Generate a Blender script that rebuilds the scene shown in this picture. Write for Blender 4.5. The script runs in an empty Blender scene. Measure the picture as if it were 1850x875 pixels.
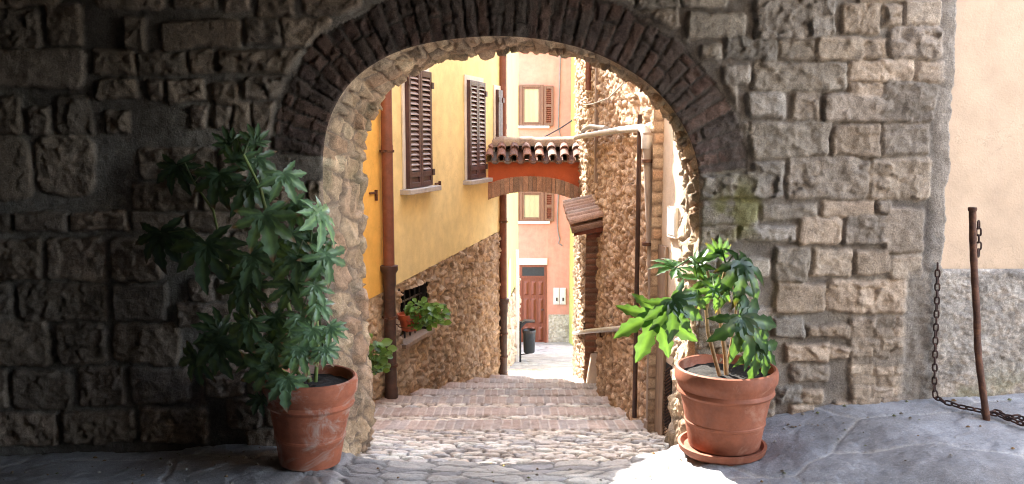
import bpy, math, random
import numpy as np
from mathutils import Vector, Matrix
random.seed(7)
SC = bpy.context.scene
COL = SC.collection
R = math.radians
T7 = R(7.0); EYE = 1.8; F = 1550.0
S7, C7 = math.sin(T7), math.cos(T7)

# ------------------------------------------------------------ survey helpers
def ray(px, py):
    a = (px-925)/F; b = (437.5-py)/F
    return (a, C7+b*S7, -S7+b*C7)
def at(px, py, Y):                       # point at distance Y along the street
    r = ray(px, py); t = Y/r[1]
    return Vector((r[0]*t, Y, EYE+r[2]*t))
def zat(py, Y): return at(925, py, Y).z
def gz(Y):                               # slope of the lane beyond the arch
    return float(np.interp(Y, [0, 4.5, 4.95, 5.77, 10.28, 13, 17, 24, 40], [0.1, .02, -.08, -.17, -1.13, -1.83, -2.76, -4.06, -6]))
class Frame:                             # vertical plane: s along, n outwards, z up
    def __init__(f, p, d, flip=False):
        f.p = p; L = math.hypot(*d); f.d = (d[0]/L, d[1]/L)
        f.n = (f.d[1], -f.d[0]) if not flip else (-f.d[1], f.d[0])
    def w(f, s, n, z): return (f.p[0]+f.d[0]*s+f.n[0]*n, f.p[1]+f.d[1]*s+f.n[1]*n, z)
    def px(f, x, y, off=0.0):            # image position -> (s, z) on the plane
        r = ray(x, y); qx, qy = f.p[0]+f.n[0]*off, f.p[1]+f.n[1]*off
        t = (qx*f.n[0]+qy*f.n[1])/(r[0]*f.n[0]+r[1]*f.n[1])
        X, Y, Z = r[0]*t, r[1]*t, EYE+r[2]*t
        return (X-qx)*f.d[0]+(Y-qy)*f.d[1], Z

# ------------------------------------------------------------ numpy noise
def h2(ix, iy, seed=0):
    a = (ix.astype(np.int64)*374761393 + iy.astype(np.int64)*668265263 + seed*982451653) & 0xFFFFFFFF
    a = ((a ^ (a >> 13))*1274126177) & 0xFFFFFFFF
    a = (a ^ (a >> 16)); a = (a*2246822519) & 0xFFFFFFFF
    return ((a ^ (a >> 15)) & 0xFFFFFF)/float(0xFFFFFF)
def vn(x, y, seed=0):
    ix, iy = np.floor(x), np.floor(y); fx, fy = x-ix, y-iy
    fx = fx*fx*(3-2*fx); fy = fy*fy*(3-2*fy)
    a = h2(ix, iy, seed); b = h2(ix+1, iy, seed); c = h2(ix, iy+1, seed); d = h2(ix+1, iy+1, seed)
    return (a*(1-fx)+b*fx)*(1-fy)+(c*(1-fx)+d*fx)*fy
def fbm(x, y, seed=0, oct=4):
    s = 0; a = .5; t = 0
    for o in range(oct):
        s = s+a*vn(x*2**o+o*17.3, y*2**o-o*9.1, seed+o); t += a; a *= .5
    return s/t
def voro(x, y, seed=0, jit=.8):
    ix, iy = np.floor(x), np.floor(y)
    f1 = np.full(x.shape, 9.0); f2 = np.full(x.shape, 9.0); idv = np.zeros(x.shape); cx = np.zeros(x.shape); cy = np.zeros(x.shape)
    for dx in (-1, 0, 1):
        for dy in (-1, 0, 1):
            gx, gy = ix+dx, iy+dy
            px = gx+.5+jit*(h2(gx, gy, seed)-.5); py = gy+.5+jit*(h2(gx, gy, seed+7)-.5)
            d = np.hypot(px-x, py-y); m = d < f1
            f2 = np.where(m, f1, np.minimum(f2, d)); idv = np.where(m, h2(gx, gy, seed+13), idv)
            cx = np.where(m, px, cx); cy = np.where(m, py, cy); f1 = np.where(m, d, f1)
    return f1, f2, idv, cx, cy
def ss(x, a, b):
    t = np.clip((x-a)/(b-a), 0, 1); return t*t*(3-2*t)
def mix(a, b, t): return a*(1-t[..., None])+b*t[..., None]
def facet(x, y, fx, fy, seed, slope):
    f1, f2, idv, cx, cy = voro(x*fx, y*fy, seed, .9); k = (idv*99991).astype(int)
    return ((h2(k, k*0, 1)-.5)*(x*fx-cx)/fx+(h2(k, k*0, 2)-.5)*(y*fy-cy)/fy)*slope*2+(h2(k, k*0, 5)-.5)*.004
def pal(idv, cols):
    cols = np.array(cols, float); k = np.minimum((idv*len(cols)).astype(int), len(cols)-1)
    return cols[k]

# ------------------------------------------------------------ object helpers
def fin(o, label=None, cat=None, group=None, kind=None):
    if label: o['label'] = label
    if cat: o['category'] = cat
    if group: o['group'] = group
    if kind: o['kind'] = kind
    return o
def thing(name, base, label, cat, group=None):
    o = bpy.data.objects.new(name, None); COL.objects.link(o)
    o.location = base; o.empty_display_size = .1
    return fin(o, label, cat, group)
def rootloc(parent):
    if parent is None: return Vector((0, 0, 0))
    while parent.parent: parent = parent.parent
    return Vector(parent.location)
def link(name, me, mat, parent, base=None):
    o = bpy.data.objects.new(name, me); COL.objects.link(o)
    if mat: me.materials.append(mat)
    if parent: o.parent = parent
    elif base is not None: o.location = base
    return o
def rawmesh(name, V, Q, C=None, mat=None, parent=None, base=None, smooth=True, tri=False):
    off = np.array(rootloc(parent) if parent else (base if base is not None else (0, 0, 0)))
    V = np.asarray(V, float).reshape(-1, 3)-off; Q = np.asarray(Q).reshape(-1, 3 if tri else 4)
    used = np.zeros(len(V), bool); used[Q.ravel()] = True
    rm = np.cumsum(used)-1; V = V[used]; Q = rm[Q]
    if C is not None: C = np.asarray(C).reshape(-1, 3)[used]
    me = bpy.data.meshes.new(name); k = Q.shape[1]
    me.vertices.add(len(V)); me.vertices.foreach_set('co', V.ravel())
    me.loops.add(Q.size); me.loops.foreach_set('vertex_index', Q.ravel().astype(np.int32))
    me.polygons.add(len(Q)); me.polygons.foreach_set('loop_start', np.arange(0, Q.size, k, dtype=np.int32))
    me.polygons.foreach_set('loop_total', np.full(len(Q), k, np.int32))
    me.polygons.foreach_set('use_smooth', np.full(len(Q), smooth))
    if C is not None:
        ca = me.color_attributes.new('Col', 'FLOAT_COLOR', 'POINT')
        ca.data.foreach_set('color', np.concatenate([C, np.ones((len(C), 1))], 1).ravel())
    me.update(calc_edges=True); me.validate()
    return link(name, me, mat, parent, base)
def grid(name, P, C, mat, parent=None, base=None, keep=None, flip=False, smooth=True):
    ny, nx = P.shape[:2]
    idx = np.arange(ny*nx).reshape(ny, nx)
    a, b, c, d = idx[:-1, :-1], idx[:-1, 1:], idx[1:, 1:], idx[1:, :-1]
    Q = np.stack([a, d, c, b] if flip else [a, b, c, d], -1)
    if keep is not None: Q = Q[keep]
    return rawmesh(name, P, Q.reshape(-1, 4), C, mat, parent, base, smooth)
class MB:
    def __init__(m): m.v = []; m.f = []; m.c = []; m.col = (1, 1, 1)
    def add(m, vs, fs):
        o = len(m.v); m.v += [tuple(p) for p in vs]; m.c += [m.col]*len(vs)
        m.f += [tuple(i+o for i in f) for f in fs]; return m
    def hexa(m, c8): return m.add(c8, [(0, 3, 2, 1), (4, 5, 6, 7), (0, 1, 5, 4), (1, 2, 6, 5), (2, 3, 7, 6), (3, 0, 4, 7)])
    def box(m, x0, x1, y0, y1, z0, z1, fr=None):
        c = [(x0, y0, z0), (x1, y0, z0), (x1, y1, z0), (x0, y1, z0), (x0, y0, z1), (x1, y0, z1), (x1, y1, z1), (x0, y1, z1)]
        if fr: c = [fr.w(*p) for p in c]
        return m.hexa(c)
    def tube(m, pts, rad, n=12, caps=True, closed=False):
        pts = [Vector(p) for p in pts]; N = len(pts)
        if not hasattr(rad, '__len__'): rad = [rad]*N
        t0 = (pts[1]-pts[0]).normalized(); up = Vector((0, 0, 1)) if abs(t0.z) < .9 else Vector((1, 0, 0))
        u = t0.cross(up).normalized(); vs = []; fs = []
        for i, p in enumerate(pts):
            a = pts[(i-1) % N] if (closed or i) else pts[0]; b = pts[(i+1) % N] if (closed or i < N-1) else pts[-1]
            t = (b-a).normalized(); u = (u-t*u.dot(t)).normalized(); w = t.cross(u)
            for k in range(n):
                an = 2*math.pi*k/n; vs.append(p+(u*math.cos(an)+w*math.sin(an))*rad[i])
        for i in range(N if closed else N-1):
            j = (i+1) % N
            for k in range(n): fs.append((i*n+k, i*n+(k+1) % n, j*n+(k+1) % n, j*n+k))
        if caps and not closed:
            fs.append(tuple(range(n-1, -1, -1))); fs.append(tuple((N-1)*n+k for k in range(n)))
        return m.add(vs, fs)
    def lathe(m, c, prof, n=48, tilt=None):
        c = Vector(c); vs = []; fs = []
        for r, z in prof:
            for k in range(n):
                a = 2*math.pi*k/n; p = Vector((r*math.cos(a), r*math.sin(a), z))
                if tilt: p = tilt @ p
                vs.append(c+p)
        for i in range(len(prof)-1):
            for k in range(n): fs.append((i*n+k, i*n+(k+1) % n, (i+1)*n+(k+1) % n, (i+1)*n+k))
        return m.add(vs, fs)
    def prism(m, poly, y0, y1):          # polygon in (x,z), extruded along Y
        n = len(poly)
        vs = [(x, y0, z) for x, z in poly]+[(x, y1, z) for x, z in poly]
        return m.add(vs, [tuple(range(n)), tuple(range(2*n-1, n-1, -1))]+[(i, i+n, (i+1) % n+n, (i+1) % n) for i in range(n)])
    def build(m, name, mat, parent=None, base=None, smooth=False, bevel=0, colors=False):
        off = rootloc(parent) if parent else Vector(base if base is not None else (0, 0, 0))
        me = bpy.data.meshes.new(name)
        me.from_pydata([tuple(Vector(p)-off) for p in m.v], [], m.f); me.update()
        if colors:
            ca = me.color_attributes.new('Col', 'FLOAT_COLOR', 'POINT')
            ca.data.foreach_set('color', np.array([list(c)+[1] for c in m.c]).ravel())
        if smooth: me.polygons.foreach_set('use_smooth', np.ones(len(me.polygons), bool))
        o = link(name, me, mat, parent, base)
        if bevel:
            b = o.modifiers.new('bevel', 'BEVEL'); b.width = bevel; b.segments = 2; b.limit_method = 'ANGLE'; b.angle_limit = R(40)
        if smooth:
            try: me.set_sharp_from_angle(angle=R(38))
            except Exception: pass
        return o

# ------------------------------------------------------------ materials
def newmat(name):
    m = bpy.data.materials.new(name); m.use_nodes = True
    nt = m.node_tree; return m, nt, nt.nodes['Principled BSDF']
def node(nt, t, **k):
    n = nt.nodes.new(t)
    for a, b in k.items():
        if a in n.inputs: n.inputs[a].default_value = b
        else: setattr(n, a, b)
    return n
def nz(nt, scale, detail=4, rough=.6, vec=None, dist=0):
    n = node(nt, 'ShaderNodeTexNoise'); n.inputs['Scale'].default_value = scale
    n.inputs['Detail'].default_value = detail; n.inputs['Roughness'].default_value = rough; n.inputs['Distortion'].default_value = dist
    if vec: nt.links.new(vec, n.inputs['Vector'])
    return n
def ramp(nt, src, stops):
    r = node(nt, 'ShaderNodeValToRGB'); e = r.color_ramp.elements
    while len(e) < len(stops): e.new(.5)
    for i, (p, c) in enumerate(stops):
        e[i].position = p; e[i].color = (c, c, c, 1) if not hasattr(c, '__len__') else (*c, 1)
    nt.links.new(src, r.inputs[0]); return r
def mixc(nt, a, b, f, mode='MIX'):
    n = node(nt, 'ShaderNodeMixRGB'); n.blend_type = mode
    for s, i in ((f, 0), (a, 1), (b, 2)):
        if hasattr(s, 'is_linked') or hasattr(s, 'links'): nt.links.new(s, n.inputs[i])
        else: n.inputs[i].default_value = s if i == 0 else (*s, 1)
    return n.outputs[0]
def bump(nt, bsdf, srcs):
    prev = None
    for s, strength, dist in srcs:
        b = node(nt, 'ShaderNodeBump'); b.inputs['Strength'].default_value = strength; b.inputs['Distance'].default_value = dist
        nt.links.new(s, b.inputs['Height'])
        if prev: nt.links.new(prev, b.inputs['Normal'])
        prev = b.outputs[0]
    nt.links.new(prev, bsdf.inputs['Normal'])
def pos(nt, scale=(1, 1, 1)):
    g = node(nt, 'ShaderNodeNewGeometry'); mp = node(nt, 'ShaderNodeMapping'); mp.inputs['Scale'].default_value = scale
    nt.links.new(g.outputs['Position'], mp.inputs[0]); return mp.outputs[0]
def attr_mat(name, rough=.9, var=.35, s1=9, s2=60, b1=.4, b2=.3, spec=.3):
    m, nt, bs = newmat(name)
    a = node(nt, 'ShaderNodeVertexColor', layer_name='Col'); v = pos(nt)
    n1 = nz(nt, s1, 6, .65, v); n2 = nz(nt, s2, 6, .7, v)
    r1 = ramp(nt, n1.outputs[0], [(.25, 1-var), (.75, 1+var*.6)]); r2 = ramp(nt, n2.outputs[0], [(.3, 1-var*.9), (.7, 1+var*.5)])
    c = mixc(nt, a.outputs[0], r1.outputs[0], 1.0, 'MULTIPLY'); c = mixc(nt, c, r2.outputs[0], 1.0, 'MULTIPLY')
    n3 = nz(nt, 230, 3, .7, v); n4 = nz(nt, 2.1, 7, .7, v, .5)
    c = mixc(nt, c, ramp(nt, n3.outputs[0], [(.32, .62), (.68, 1.32)]).outputs[0], 1.0, 'MULTIPLY')
    c = mixc(nt, c, ramp(nt, n4.outputs[0], [(.35, (.80, .77, .74)), (.6, (1.1, 1.1, 1.1))]).outputs[0], 1.0, 'MULTIPLY')
    nt.links.new(c, bs.inputs['Base Color']); bs.inputs['Roughness'].default_value = rough
    bs.inputs['Specular IOR Level'].default_value = spec
    bump(nt, bs, [(n3.outputs[0], b2, .003), (n2.outputs[0], b2*1.5, .008), (n1.outputs[0], b1*1.2, .018)])
    return m
def plaster(name, col, dirt=(.3, .25, .2), amt=.35, rough=.9, streak=True, grain=.4):
    m, nt, bs = newmat(name); v = pos(nt)
    big = nz(nt, 1.3, 6, .6, v, .6); mid = nz(nt, 7, 6, .65, v); fine = nz(nt, 90, 4, .6, v)
    st = nz(nt, 2.2, 5, .6, pos(nt, (3.5, 3.5, .35)))
    lt = tuple(min(1, c*1.07+.006) for c in col); dk = tuple(c*.89 for c in col)
    c = ramp(nt, big.outputs[0], [(.3, dk), (.7, lt)]).outputs[0]
    f2 = ramp(nt, mid.outputs[0], [(.35, .9), (.65, 1.06)]).outputs[0]
    c = mixc(nt, c, f2, 1.0, 'MULTIPLY')
    vor = node(nt, 'ShaderNodeTexVoronoi'); vor.feature = 'DISTANCE_TO_EDGE'; vor.inputs['Scale'].default_value = 1.1
    wn = nz(nt, 3, 6, .7, v); ad = node(nt, 'ShaderNodeVectorMath'); ad.operation = 'MULTIPLY_ADD'; nt.links.new(wn.outputs['Color'], ad.inputs[0]); ad.inputs[1].default_value = (.9, .9, .9); nt.links.new(v, ad.inputs[2]); nt.links.new(ad.outputs[0], vor.inputs['Vector'])
    c = mixc(nt, c, tuple(x*.62 for x in col), ramp(nt, vor.outputs['Distance'], [(0.0, .55), (.006, 0.0)]).outputs[0])
    spk = nz(nt, 38, 5, .7, v); c = mixc(nt, c, tuple(x*.7 for x in dirt), ramp(nt, spk.outputs[0], [(.66, 0.0), (.74, .5)]).outputs[0])
    if streak:
        f = ramp(nt, st.outputs[0], [(.52, 0.0), (.8, amt)]).outputs[0]; c = mixc(nt, c, dirt, f)
    nt.links.new(c, bs.inputs['Base Color']); bs.inputs['Roughness'].default_value = rough
    bs.inputs['Specular IOR Level'].default_value = .25
    bump(nt, bs, [(fine.outputs[0], grain, .004), (mid.outputs[0], .25, .012)])
    return m
def simple(name, col, rough=.5, metal=0, var=.2, scale=14, bumpd=.002, col2=None, patch=(.5, .7), spec=.5, stretch=(1, 1, 1)):
    m, nt, bs = newmat(name); v = pos(nt, stretch)
    n = nz(nt, scale, 6, .65, v); n2 = nz(nt, scale*6, 5, .6, v)
    c = ramp(nt, n.outputs[0], [(.3, tuple(x*(1-var) for x in col)), (.7, tuple(min(1, x*(1+var)) for x in col))]).outputs[0]
    if col2: c = mixc(nt, c, col2, ramp(nt, nz(nt, scale*.45, 8, .7, v, .8).outputs[0], [(patch[0], 0.0), (patch[1], 1.0)]).outputs[0])
    nt.links.new(c, bs.inputs['Base Color']); bs.inputs['Metallic'].default_value = metal
    rr = ramp(nt, n2.outputs[0], [(.3, max(0, rough-.12)), (.7, min(1, rough+.12))]); nt.links.new(rr.outputs[0], bs.inputs['Roughness'])
    bs.inputs['Specular IOR Level'].default_value = spec
    bump(nt, bs, [(n2.outputs[0], .35, bumpd), (n.outputs[0], .3, bumpd*2)])
    return m
M = {}
M['wall'] = attr_mat('arch_wall_stone', .92, .34, 11, 85, .5, .55)
M['rubble'] = attr_mat('lane_rubble', .9, .3, 12, 80, .4, .4)
M['paving'] = attr_mat('paving', .72, .28, 6, 70, .25, .35, .4)
M['attr'] = attr_mat('tinted_clay', .85, .3, 14, 90, .3, .4)
M['yellow'] = plaster('yellow_plaster', (.84, .66, .31), (.72, .55, .30), .35)
M['orange'] = plaster('orange_plaster', (.84, .48, .11), (.62, .36, .12), .2)
M['cream'] = plaster('cream_plaster', (.66, .53, .17), (.6, .5, .25), .25)
M['pink'] = plaster('pink_plaster', (.58, .25, .175), (.56, .36, .26), .4)
M['lime'] = plaster('lime_plaster', (.40, .41, .11), (.55, .5, .2), .3)
M['white_pl'] = plaster('pale_plaster', (.66, .54, .42), (.45, .33, .24), .5)
M['beige'] = plaster('beige_plaster', (.58, .435, .315), (.48, .35, .27), .45)
M['red'] = plaster('terracotta_plaster', (.50, .115, .045), (.42, .1, .05), .3)
M['cream2'] = plaster('bounce_plaster', (.62, .52, .40))
M['trim'] = plaster('pale_trim', (.74, .70, .62), (.5, .45, .38), .4)
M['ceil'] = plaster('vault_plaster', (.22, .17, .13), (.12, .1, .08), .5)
M['brown'] = simple('brown_shutter_paint', (.075, .035, .034), .5, var=.25)
M['slat'] = simple('slats_sky_sheen', (.34, .28, .27), .35, var=.2)  # paler than the frames: sky reflection painted into the slat colour
M['wood'] = simple('door_wood', (.17, .042, .018), .45, var=.35, scale=9, stretch=(6, 6, .7))
M['wood2'] = simple('window_wood', (.17, .072, .036), .5, var=.3, scale=9, stretch=(6, 6, .7))
M['pipe'] = simple('copper_brown_pipe', (.17, .058, .035), .5, var=.25, col2=(.26, .13, .08), patch=(.6, .8))
M['iron'] = simple('cast_iron', (.055, .028, .022), .55, var=.35, col2=(.12, .05, .03), patch=(.5, .75))
M['rust'] = simple('rusty_iron', (.085, .038, .024), .75, .3, var=.45, scale=26, col2=(.17, .075, .04), patch=(.48, .62), bumpd=.003)
M['chain'] = simple('rusty_chain_iron', (.045, .022, .018), .7, .3, var=.45, scale=50, col2=(.12, .05, .03), patch=(.5, .65))
M['zinc'] = simple('galvanised', (.46, .43, .40), .5, .2, var=.18, scale=18, col2=(.34, .28, .24), patch=(.55, .75))
M['dusty'] = simple('dusty_pipe', (.34, .27, .22), .7, 0, var=.2, scale=18, col2=(.2, .14, .11), patch=(.5, .75), stretch=(1, 1, .3))
M['black'] = simple('black_plastic', (.018, .02, .022), .42, var=.3)
M['dark'] = simple('interior_shade', (.012, .010, .009), .9)  # near-black colour stands in for shade inside openings
M['steel'] = simple('steel_bars', (.05, .042, .04), .5, .5)
M['greywood'] = simple('weathered_boards', (.27, .19, .135), .8, var=.3, scale=10, stretch=(5, 5, .5))
M['meter'] = simple('grey_enamel', (.60, .56, .50), .5, var=.08)
M['slab'] = simple('sill_slab', (.42, .39, .36), .7, var=.18, scale=20)
M['terra'] = simple('terracotta_pot_clay', (.25, .080, .040), .72, var=.28, scale=10, col2=(.40, .22, .15), patch=(.56, .76), bumpd=.003)
M['terra_w'] = simple('terracotta_with_lime', (.36, .11, .055), .8, var=.28, scale=9, col2=(.46, .35, .29), patch=(.50, .66), bumpd=.003, stretch=(1, 1, 1.6))
M['plastic'] = simple('plastic_pot_red', (.36, .075, .03), .45, var=.1)
M['greenpl'] = simple('plastic_pot_green', (.10, .17, .05), .45, var=.1)
M['soil'] = simple('potting_soil', (.012, .009, .007), .95, var=.6, scale=70, col2=(.035, .028, .022), patch=(.62, .7), bumpd=.02)
M['bark'] = simple('plant_stem_bark', (.38, .24, .12), .7, var=.35, scale=40)
M['gstem'] = simple('green_stalk', (.16, .22, .06), .5, var=.2)
M['paper'] = simple('notice_paper', (.72, .72, .70), .5, var=.06)
M['moss'] = simple('cable_grey', (.20, .17, .15), .6)
def leafmat(name, base, back, trans):
    m, nt, bs = newmat(name); out = nt.nodes['Material Output']
    a = node(nt, 'ShaderNodeVertexColor', layer_name='Col'); v = pos(nt)
    n = nz(nt, 22, 4, .6, v)
    g = node(nt, 'ShaderNodeNewGeometry')
    c = mixc(nt, base, back, g.outputs['Backfacing'])
    c = mixc(nt, c, a.outputs[0], 1.0, 'MULTIPLY')
    c = mixc(nt, c, ramp(nt, n.outputs[0], [(.3, .75), (.7, 1.2)]).outputs[0], 1.0, 'MULTIPLY')
    nt.links.new(c, bs.inputs['Base Color']); bs.inputs['Roughness'].default_value = .34
    bs.inputs['Specular IOR Level'].default_value = .55
    tr = node(nt, 'ShaderNodeBsdfTranslucent')
    nt.links.new(mixc(nt, trans, a.outputs[0], 1.0, 'MULTIPLY'), tr.inputs[0])
    mx = node(nt, 'ShaderNodeMixShader'); mx.inputs[0].default_value = .42
    nt.links.new(bs.outputs[0], mx.inputs[1]); nt.links.new(tr.outputs[0], mx.inputs[2]); nt.links.new(mx.outputs[0], out.inputs[0])
    bump(nt, bs, [(n.outputs[0], .4, .004)])
    return m
M['leaf'] = leafmat('fatsia_leaf', (.045, .11, .035), (.12, .18, .09), (.105, .20, .03))
M['leaf2'] = leafmat('fatsia_leaf_gloss_tint', (.11, .185, .105), (.22, .27, .19), (.09, .16, .04))  # paler leaf copy, gloss of the lane light put into its colour
M['leaf3'] = leafmat('window_plant_leaf', (.10, .20, .05), (.16, .25, .09), (.22, .35, .06))
m, nt, bs = newmat('window_glass'); bs.inputs['Base Color'].default_value = (.30, .27, .16, 1); bs.inputs['Roughness'].default_value = .08; M['glass'] = m
m, nt, bs = newmat('lace_curtain'); v = pos(nt)
w = node(nt, 'ShaderNodeTexWave', Scale=9.0, Distortion=3.0); nt.links.new(v, w.inputs[0])
nt.links.new(ramp(nt, w.outputs[0], [(0, (.26, .23, .12)), (1, (.42, .37, .19))]).outputs[0], bs.inputs['Base Color']); bs.inputs['Roughness'].default_value = .35
bs.inputs['Coat Weight'].default_value = .6; bs.inputs['Coat Roughness'].default_value = .05; M['curtain'] = m

# ============================================================ ARCH WALL
YF, YB = 4.5, 4.95
def crom(pts, n):                        # smooth curve resampled to n points of even arc length
    pts = [np.array(p, float) for p in pts]; out = []
    P = [2*pts[0]-pts[1]]+pts+[2*pts[-1]-pts[-2]]
    for i in range(1, len(P)-2):
        for k in range(24):
            t = k/24; a, b, c, d = P[i-1], P[i], P[i+1], P[i+2]
            out.append(.5*((2*b)+(-a+c)*t+(2*a-5*b+4*c-d)*t*t+(-a+3*b-3*c+d)*t**3))
    out.append(P[-2]); out = np.array(out)
    L = np.concatenate([[0], np.cumsum(np.hypot(*np.diff(out, axis=0).T))]); s = np.linspace(0, L[-1], n)
    return np.stack([np.interp(s, L, out[:, 0]), np.interp(s, L, out[:, 1])], 1), L[-1]
FR = [(614, 862), (606, 700), (597, 560), (589, 430), (584, 330), (586, 262), (600, 205), (632, 152), (682, 112), (742, 86), (820, 71), (900, 66), (980, 72), (1060, 91), (1125, 121), (1180, 159), (1222, 208), (1250, 262), (1262, 320), (1262, 420), (1258, 560), (1252, 700), (1246, 862)]
BK = [(652, 850), (665, 700), (657, 560), (654, 430), (655, 330), (657, 262), (668, 215), (695, 172), (740, 135), (800, 109), (860, 96), (930, 90), (1000, 95), (1060, 107), (1110, 126), (1155, 154), (1192, 192), (1218, 235), (1232, 285), (1236, 340), (1234, 430), (1230, 560), (1222, 700), (1216, 850)]
fpts = [(at(x, y, YF).x, at(x, y, YF).z) for x, y in FR]; bpts = [(at(x, y, YB).x, at(x, y, YB).z) for x, y in BK]
NS = 620
FC, FL = crom(fpts, NS); BC, BL = crom(bpts, NS)
tan = np.gradient(FC, axis=0); tan /= np.hypot(tan[:, 0], tan[:, 1])[:, None]
nrm = np.stack([-tan[:, 1], tan[:, 0]], 1)           # left of travel = outwards (into the masonry)
if np.dot(nrm[NS//2], (0, 1)) < 0: nrm = -nrm
res = .009
gx = np.arange(-3.05, 2.27+1e-6, res); gzz = np.arange(-.25, 2.75, res)
GX, GZ = np.meshgrid(gx, gzz)
SD = np.empty(GX.size); SI = np.empty(GX.size, int)
pp = np.stack([GX.ravel(), GZ.ravel()], 1)
for i in range(0, len(pp), 20000):
    c = pp[i:i+20000]; d2 = (c[:, :1]-FC[None, :, 0])**2+(c[:, 1:]-FC[None, :, 1])**2
    k = d2.argmin(1); SI[i:i+20000] = k
    SD[i:i+20000] = ((c-FC[k])*nrm[k]).sum(1)*1.0
    far = d2[np.arange(len(c)), k]
    SD[i:i+20000] = np.sign(SD[i:i+20000])*np.sqrt(far)
SD = SD.reshape(GX.shape); SI = SI.reshape(GX.shape); S = SI*FL/(NS-1)
# explicit stones read off the photograph (image px), others fill in courses
def z2(l): return [(1240+a/1.989, b/1.989, 1240+c/1.989, d/1.989) for a, b, c, d in l]
def z3(l): return [(1400+a/1.667, 350+b/1.667, 1400+c/1.667, 350+d/1.667) for a, b, c, d in l]
def z1(l): return [(a/1.988, b/1.988, c/1.988, d/1.988) for a, b, c, d in l]
def z6(l): return [(a/1.842, 400+b/1.842, c/1.842, 400+d/1.842) for a, b, c, d in l]
ST = z2([(0, 55, 200, 138), (245, -10, 520, 133), (560, 15, 685, 118), (705, 22, 768, 92), (782, 8, 905, 93), (722, 98, 908, 210), (620, -20, 900, 6),
  (140, 148, 310, 218), (328, 143, 450, 207), (460, 137, 625, 215), (630, 140, 702, 210), (55, 165, 120, 215),
  (130, 245, 220, 308), (237, 228, 565, 325), (580, 222, 800, 292), (815, 222, 910, 295),
  (218, 335, 348, 425), (377, 332, 462, 427), (485, 345, 700, 433), (580, 303, 700, 345), (706, 300, 878, 440),
  (145, 497, 212, 562), (225, 440, 505, 560), (527, 450, 683, 557), (700, 450, 862, 550), (60, 512, 112, 555),
  (50, 575, 345, 708), (368, 568, 640, 712), (652, 565, 865, 718), (45, 727, 245, 808), (265, 733, 458, 785), (482, 725, 665, 775), (685, 730, 728, 765),
  (188, 812, 390, 860), (40, 815, 170, 870), (400, 780, 543, 873), (560, 780, 712, 873)]) \
 + z3([(332, 48, 440, 175), (0, 160, 92, 262), (110, 168, 220, 245), (235, 170, 330, 240), (335, 185, 432, 258), (0, 270, 145, 355), (155, 262, 390, 358),
  (0, 370, 80, 430), (92, 398, 218, 430), (35, 455, 150, 500), (155, 460, 218, 490), (45, 515, 150, 560), (0, 575, 70, 632), (75, 590, 135, 628)]
  + [(x, y, x+w-6, y+27) for y, ws in ((372, (78, 62, 36)), (402, (72, 60, 40)), (432, (90, 80)), (461, (70, 104)), (490, (60, 110)), (519, (72, 60, 40)), (549, (80, 90)), (579, (66, 60, 44)), (606, (90, 80))) for x, w in ((222 if i == 0 else 222+sum(ws[:i]), w) for i, w in enumerate(ws))])
ST += z1([(355, -30, 595, 28), (632, -20, 780, 30), (815, -30, 900, 40), (925, -30, 1060, 65), (1090, -30, 1300, 55), (585, 80, 870, 170), (890, 75, 1010, 160), (1020, 75, 1200, 165), (455, 65, 525, 175),
  (170, 20, 305, 160), (-20, 40, 155, 170), (-20, 180, 312, 312), (335, 180, 500, 265), (510, 190, 670, 262), (685, 190, 770, 262), (790, 185, 1110, 260), (360, 290, 500, 350), (540, 290, 595, 350), (605, 290, 735, 365), (765, 300, 850, 375),
  (880, 280, 1050, 350), (845, 370, 905, 485), (915, 370, 1000, 490), (-20, 495, 125, 710), (135, 490, 350, 700), (110, 385, 190, 480), (210, 345, 340, 478), (-20, 350, 90, 480), (390, 400, 470, 470), (690, 390, 750, 460), (780, 390, 830, 460), (950, 520, 1160, 570)])
ST += z6([(380, 205, 560, 330), (65, 205, 360, 330), (160, 60, 355, 190), (-30, 60, 145, 190), (375, 60, 540, 190), (-30, 330, 170, 480), (190, 345, 360, 470), (380, 345, 600, 470), (50, 500, 250, 620), (270, 490, 420, 610), (440, 490, 640, 600), (-30, 500, 35, 620), (-40, 640, 200, 740), (215, 630, 460, 730), (480, 620, 700, 730), (-40, 205, 50, 330)])
rnd = random.Random(11)
y = -40
while y < 870:
    hh = rnd.choice([38, 44, 50, 58]); x = -60+rnd.random()*40
    while x < 1690:
        ww = rnd.uniform(45, 110) if x > 330 else rnd.uniform(80, 150); r = (x+3, y+3, min(x+ww-5, 1682), y+hh-4)
        A = (r[2]-r[0])*(r[3]-r[1])
        ov = sum(max(0, min(r[2], q[2]+4)-max(r[0], q[0]-4))*max(0, min(r[3], q[3]+4)-max(r[1], q[1]-4)) for q in ST[:400])
        if A > 0 and r[2]-r[0] > 16:
            if ov < A*.05: ST.append(r)
            elif ov < A*.55:             # shrink it into the free gap
                for _ in range(8):
                    r = (r[0]+3, r[1]+2, r[2]-3, r[3]-2)
                    if r[2]-r[0] < 16 or r[3]-r[1] < 12: break
                    if sum(max(0, min(r[2], q[2]+3)-max(r[0], q[0]-3))*max(0, min(r[3], q[3]+3)-max(r[1], q[1]-3)) for q in ST) < 4: ST.append(r); break
        x += ww
    y += hh
WX = GX+.020*(fbm(GX*7, GZ*7, 3)-.5)*2+.007*(fbm(GX*34, GZ*34, 13)-.5)*2; WZ = GZ+.020*(fbm(GX*7, GZ*7, 9)-.5)*2+.007*(fbm(GX*34, GZ*34, 19)-.5)*2
FAC = facet(GX+.02*fbm(GX*9, GZ*9, 8), GZ, 11, 15, 5, .62)+facet(GX, GZ, 27, 33, 6, .5)
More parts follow.
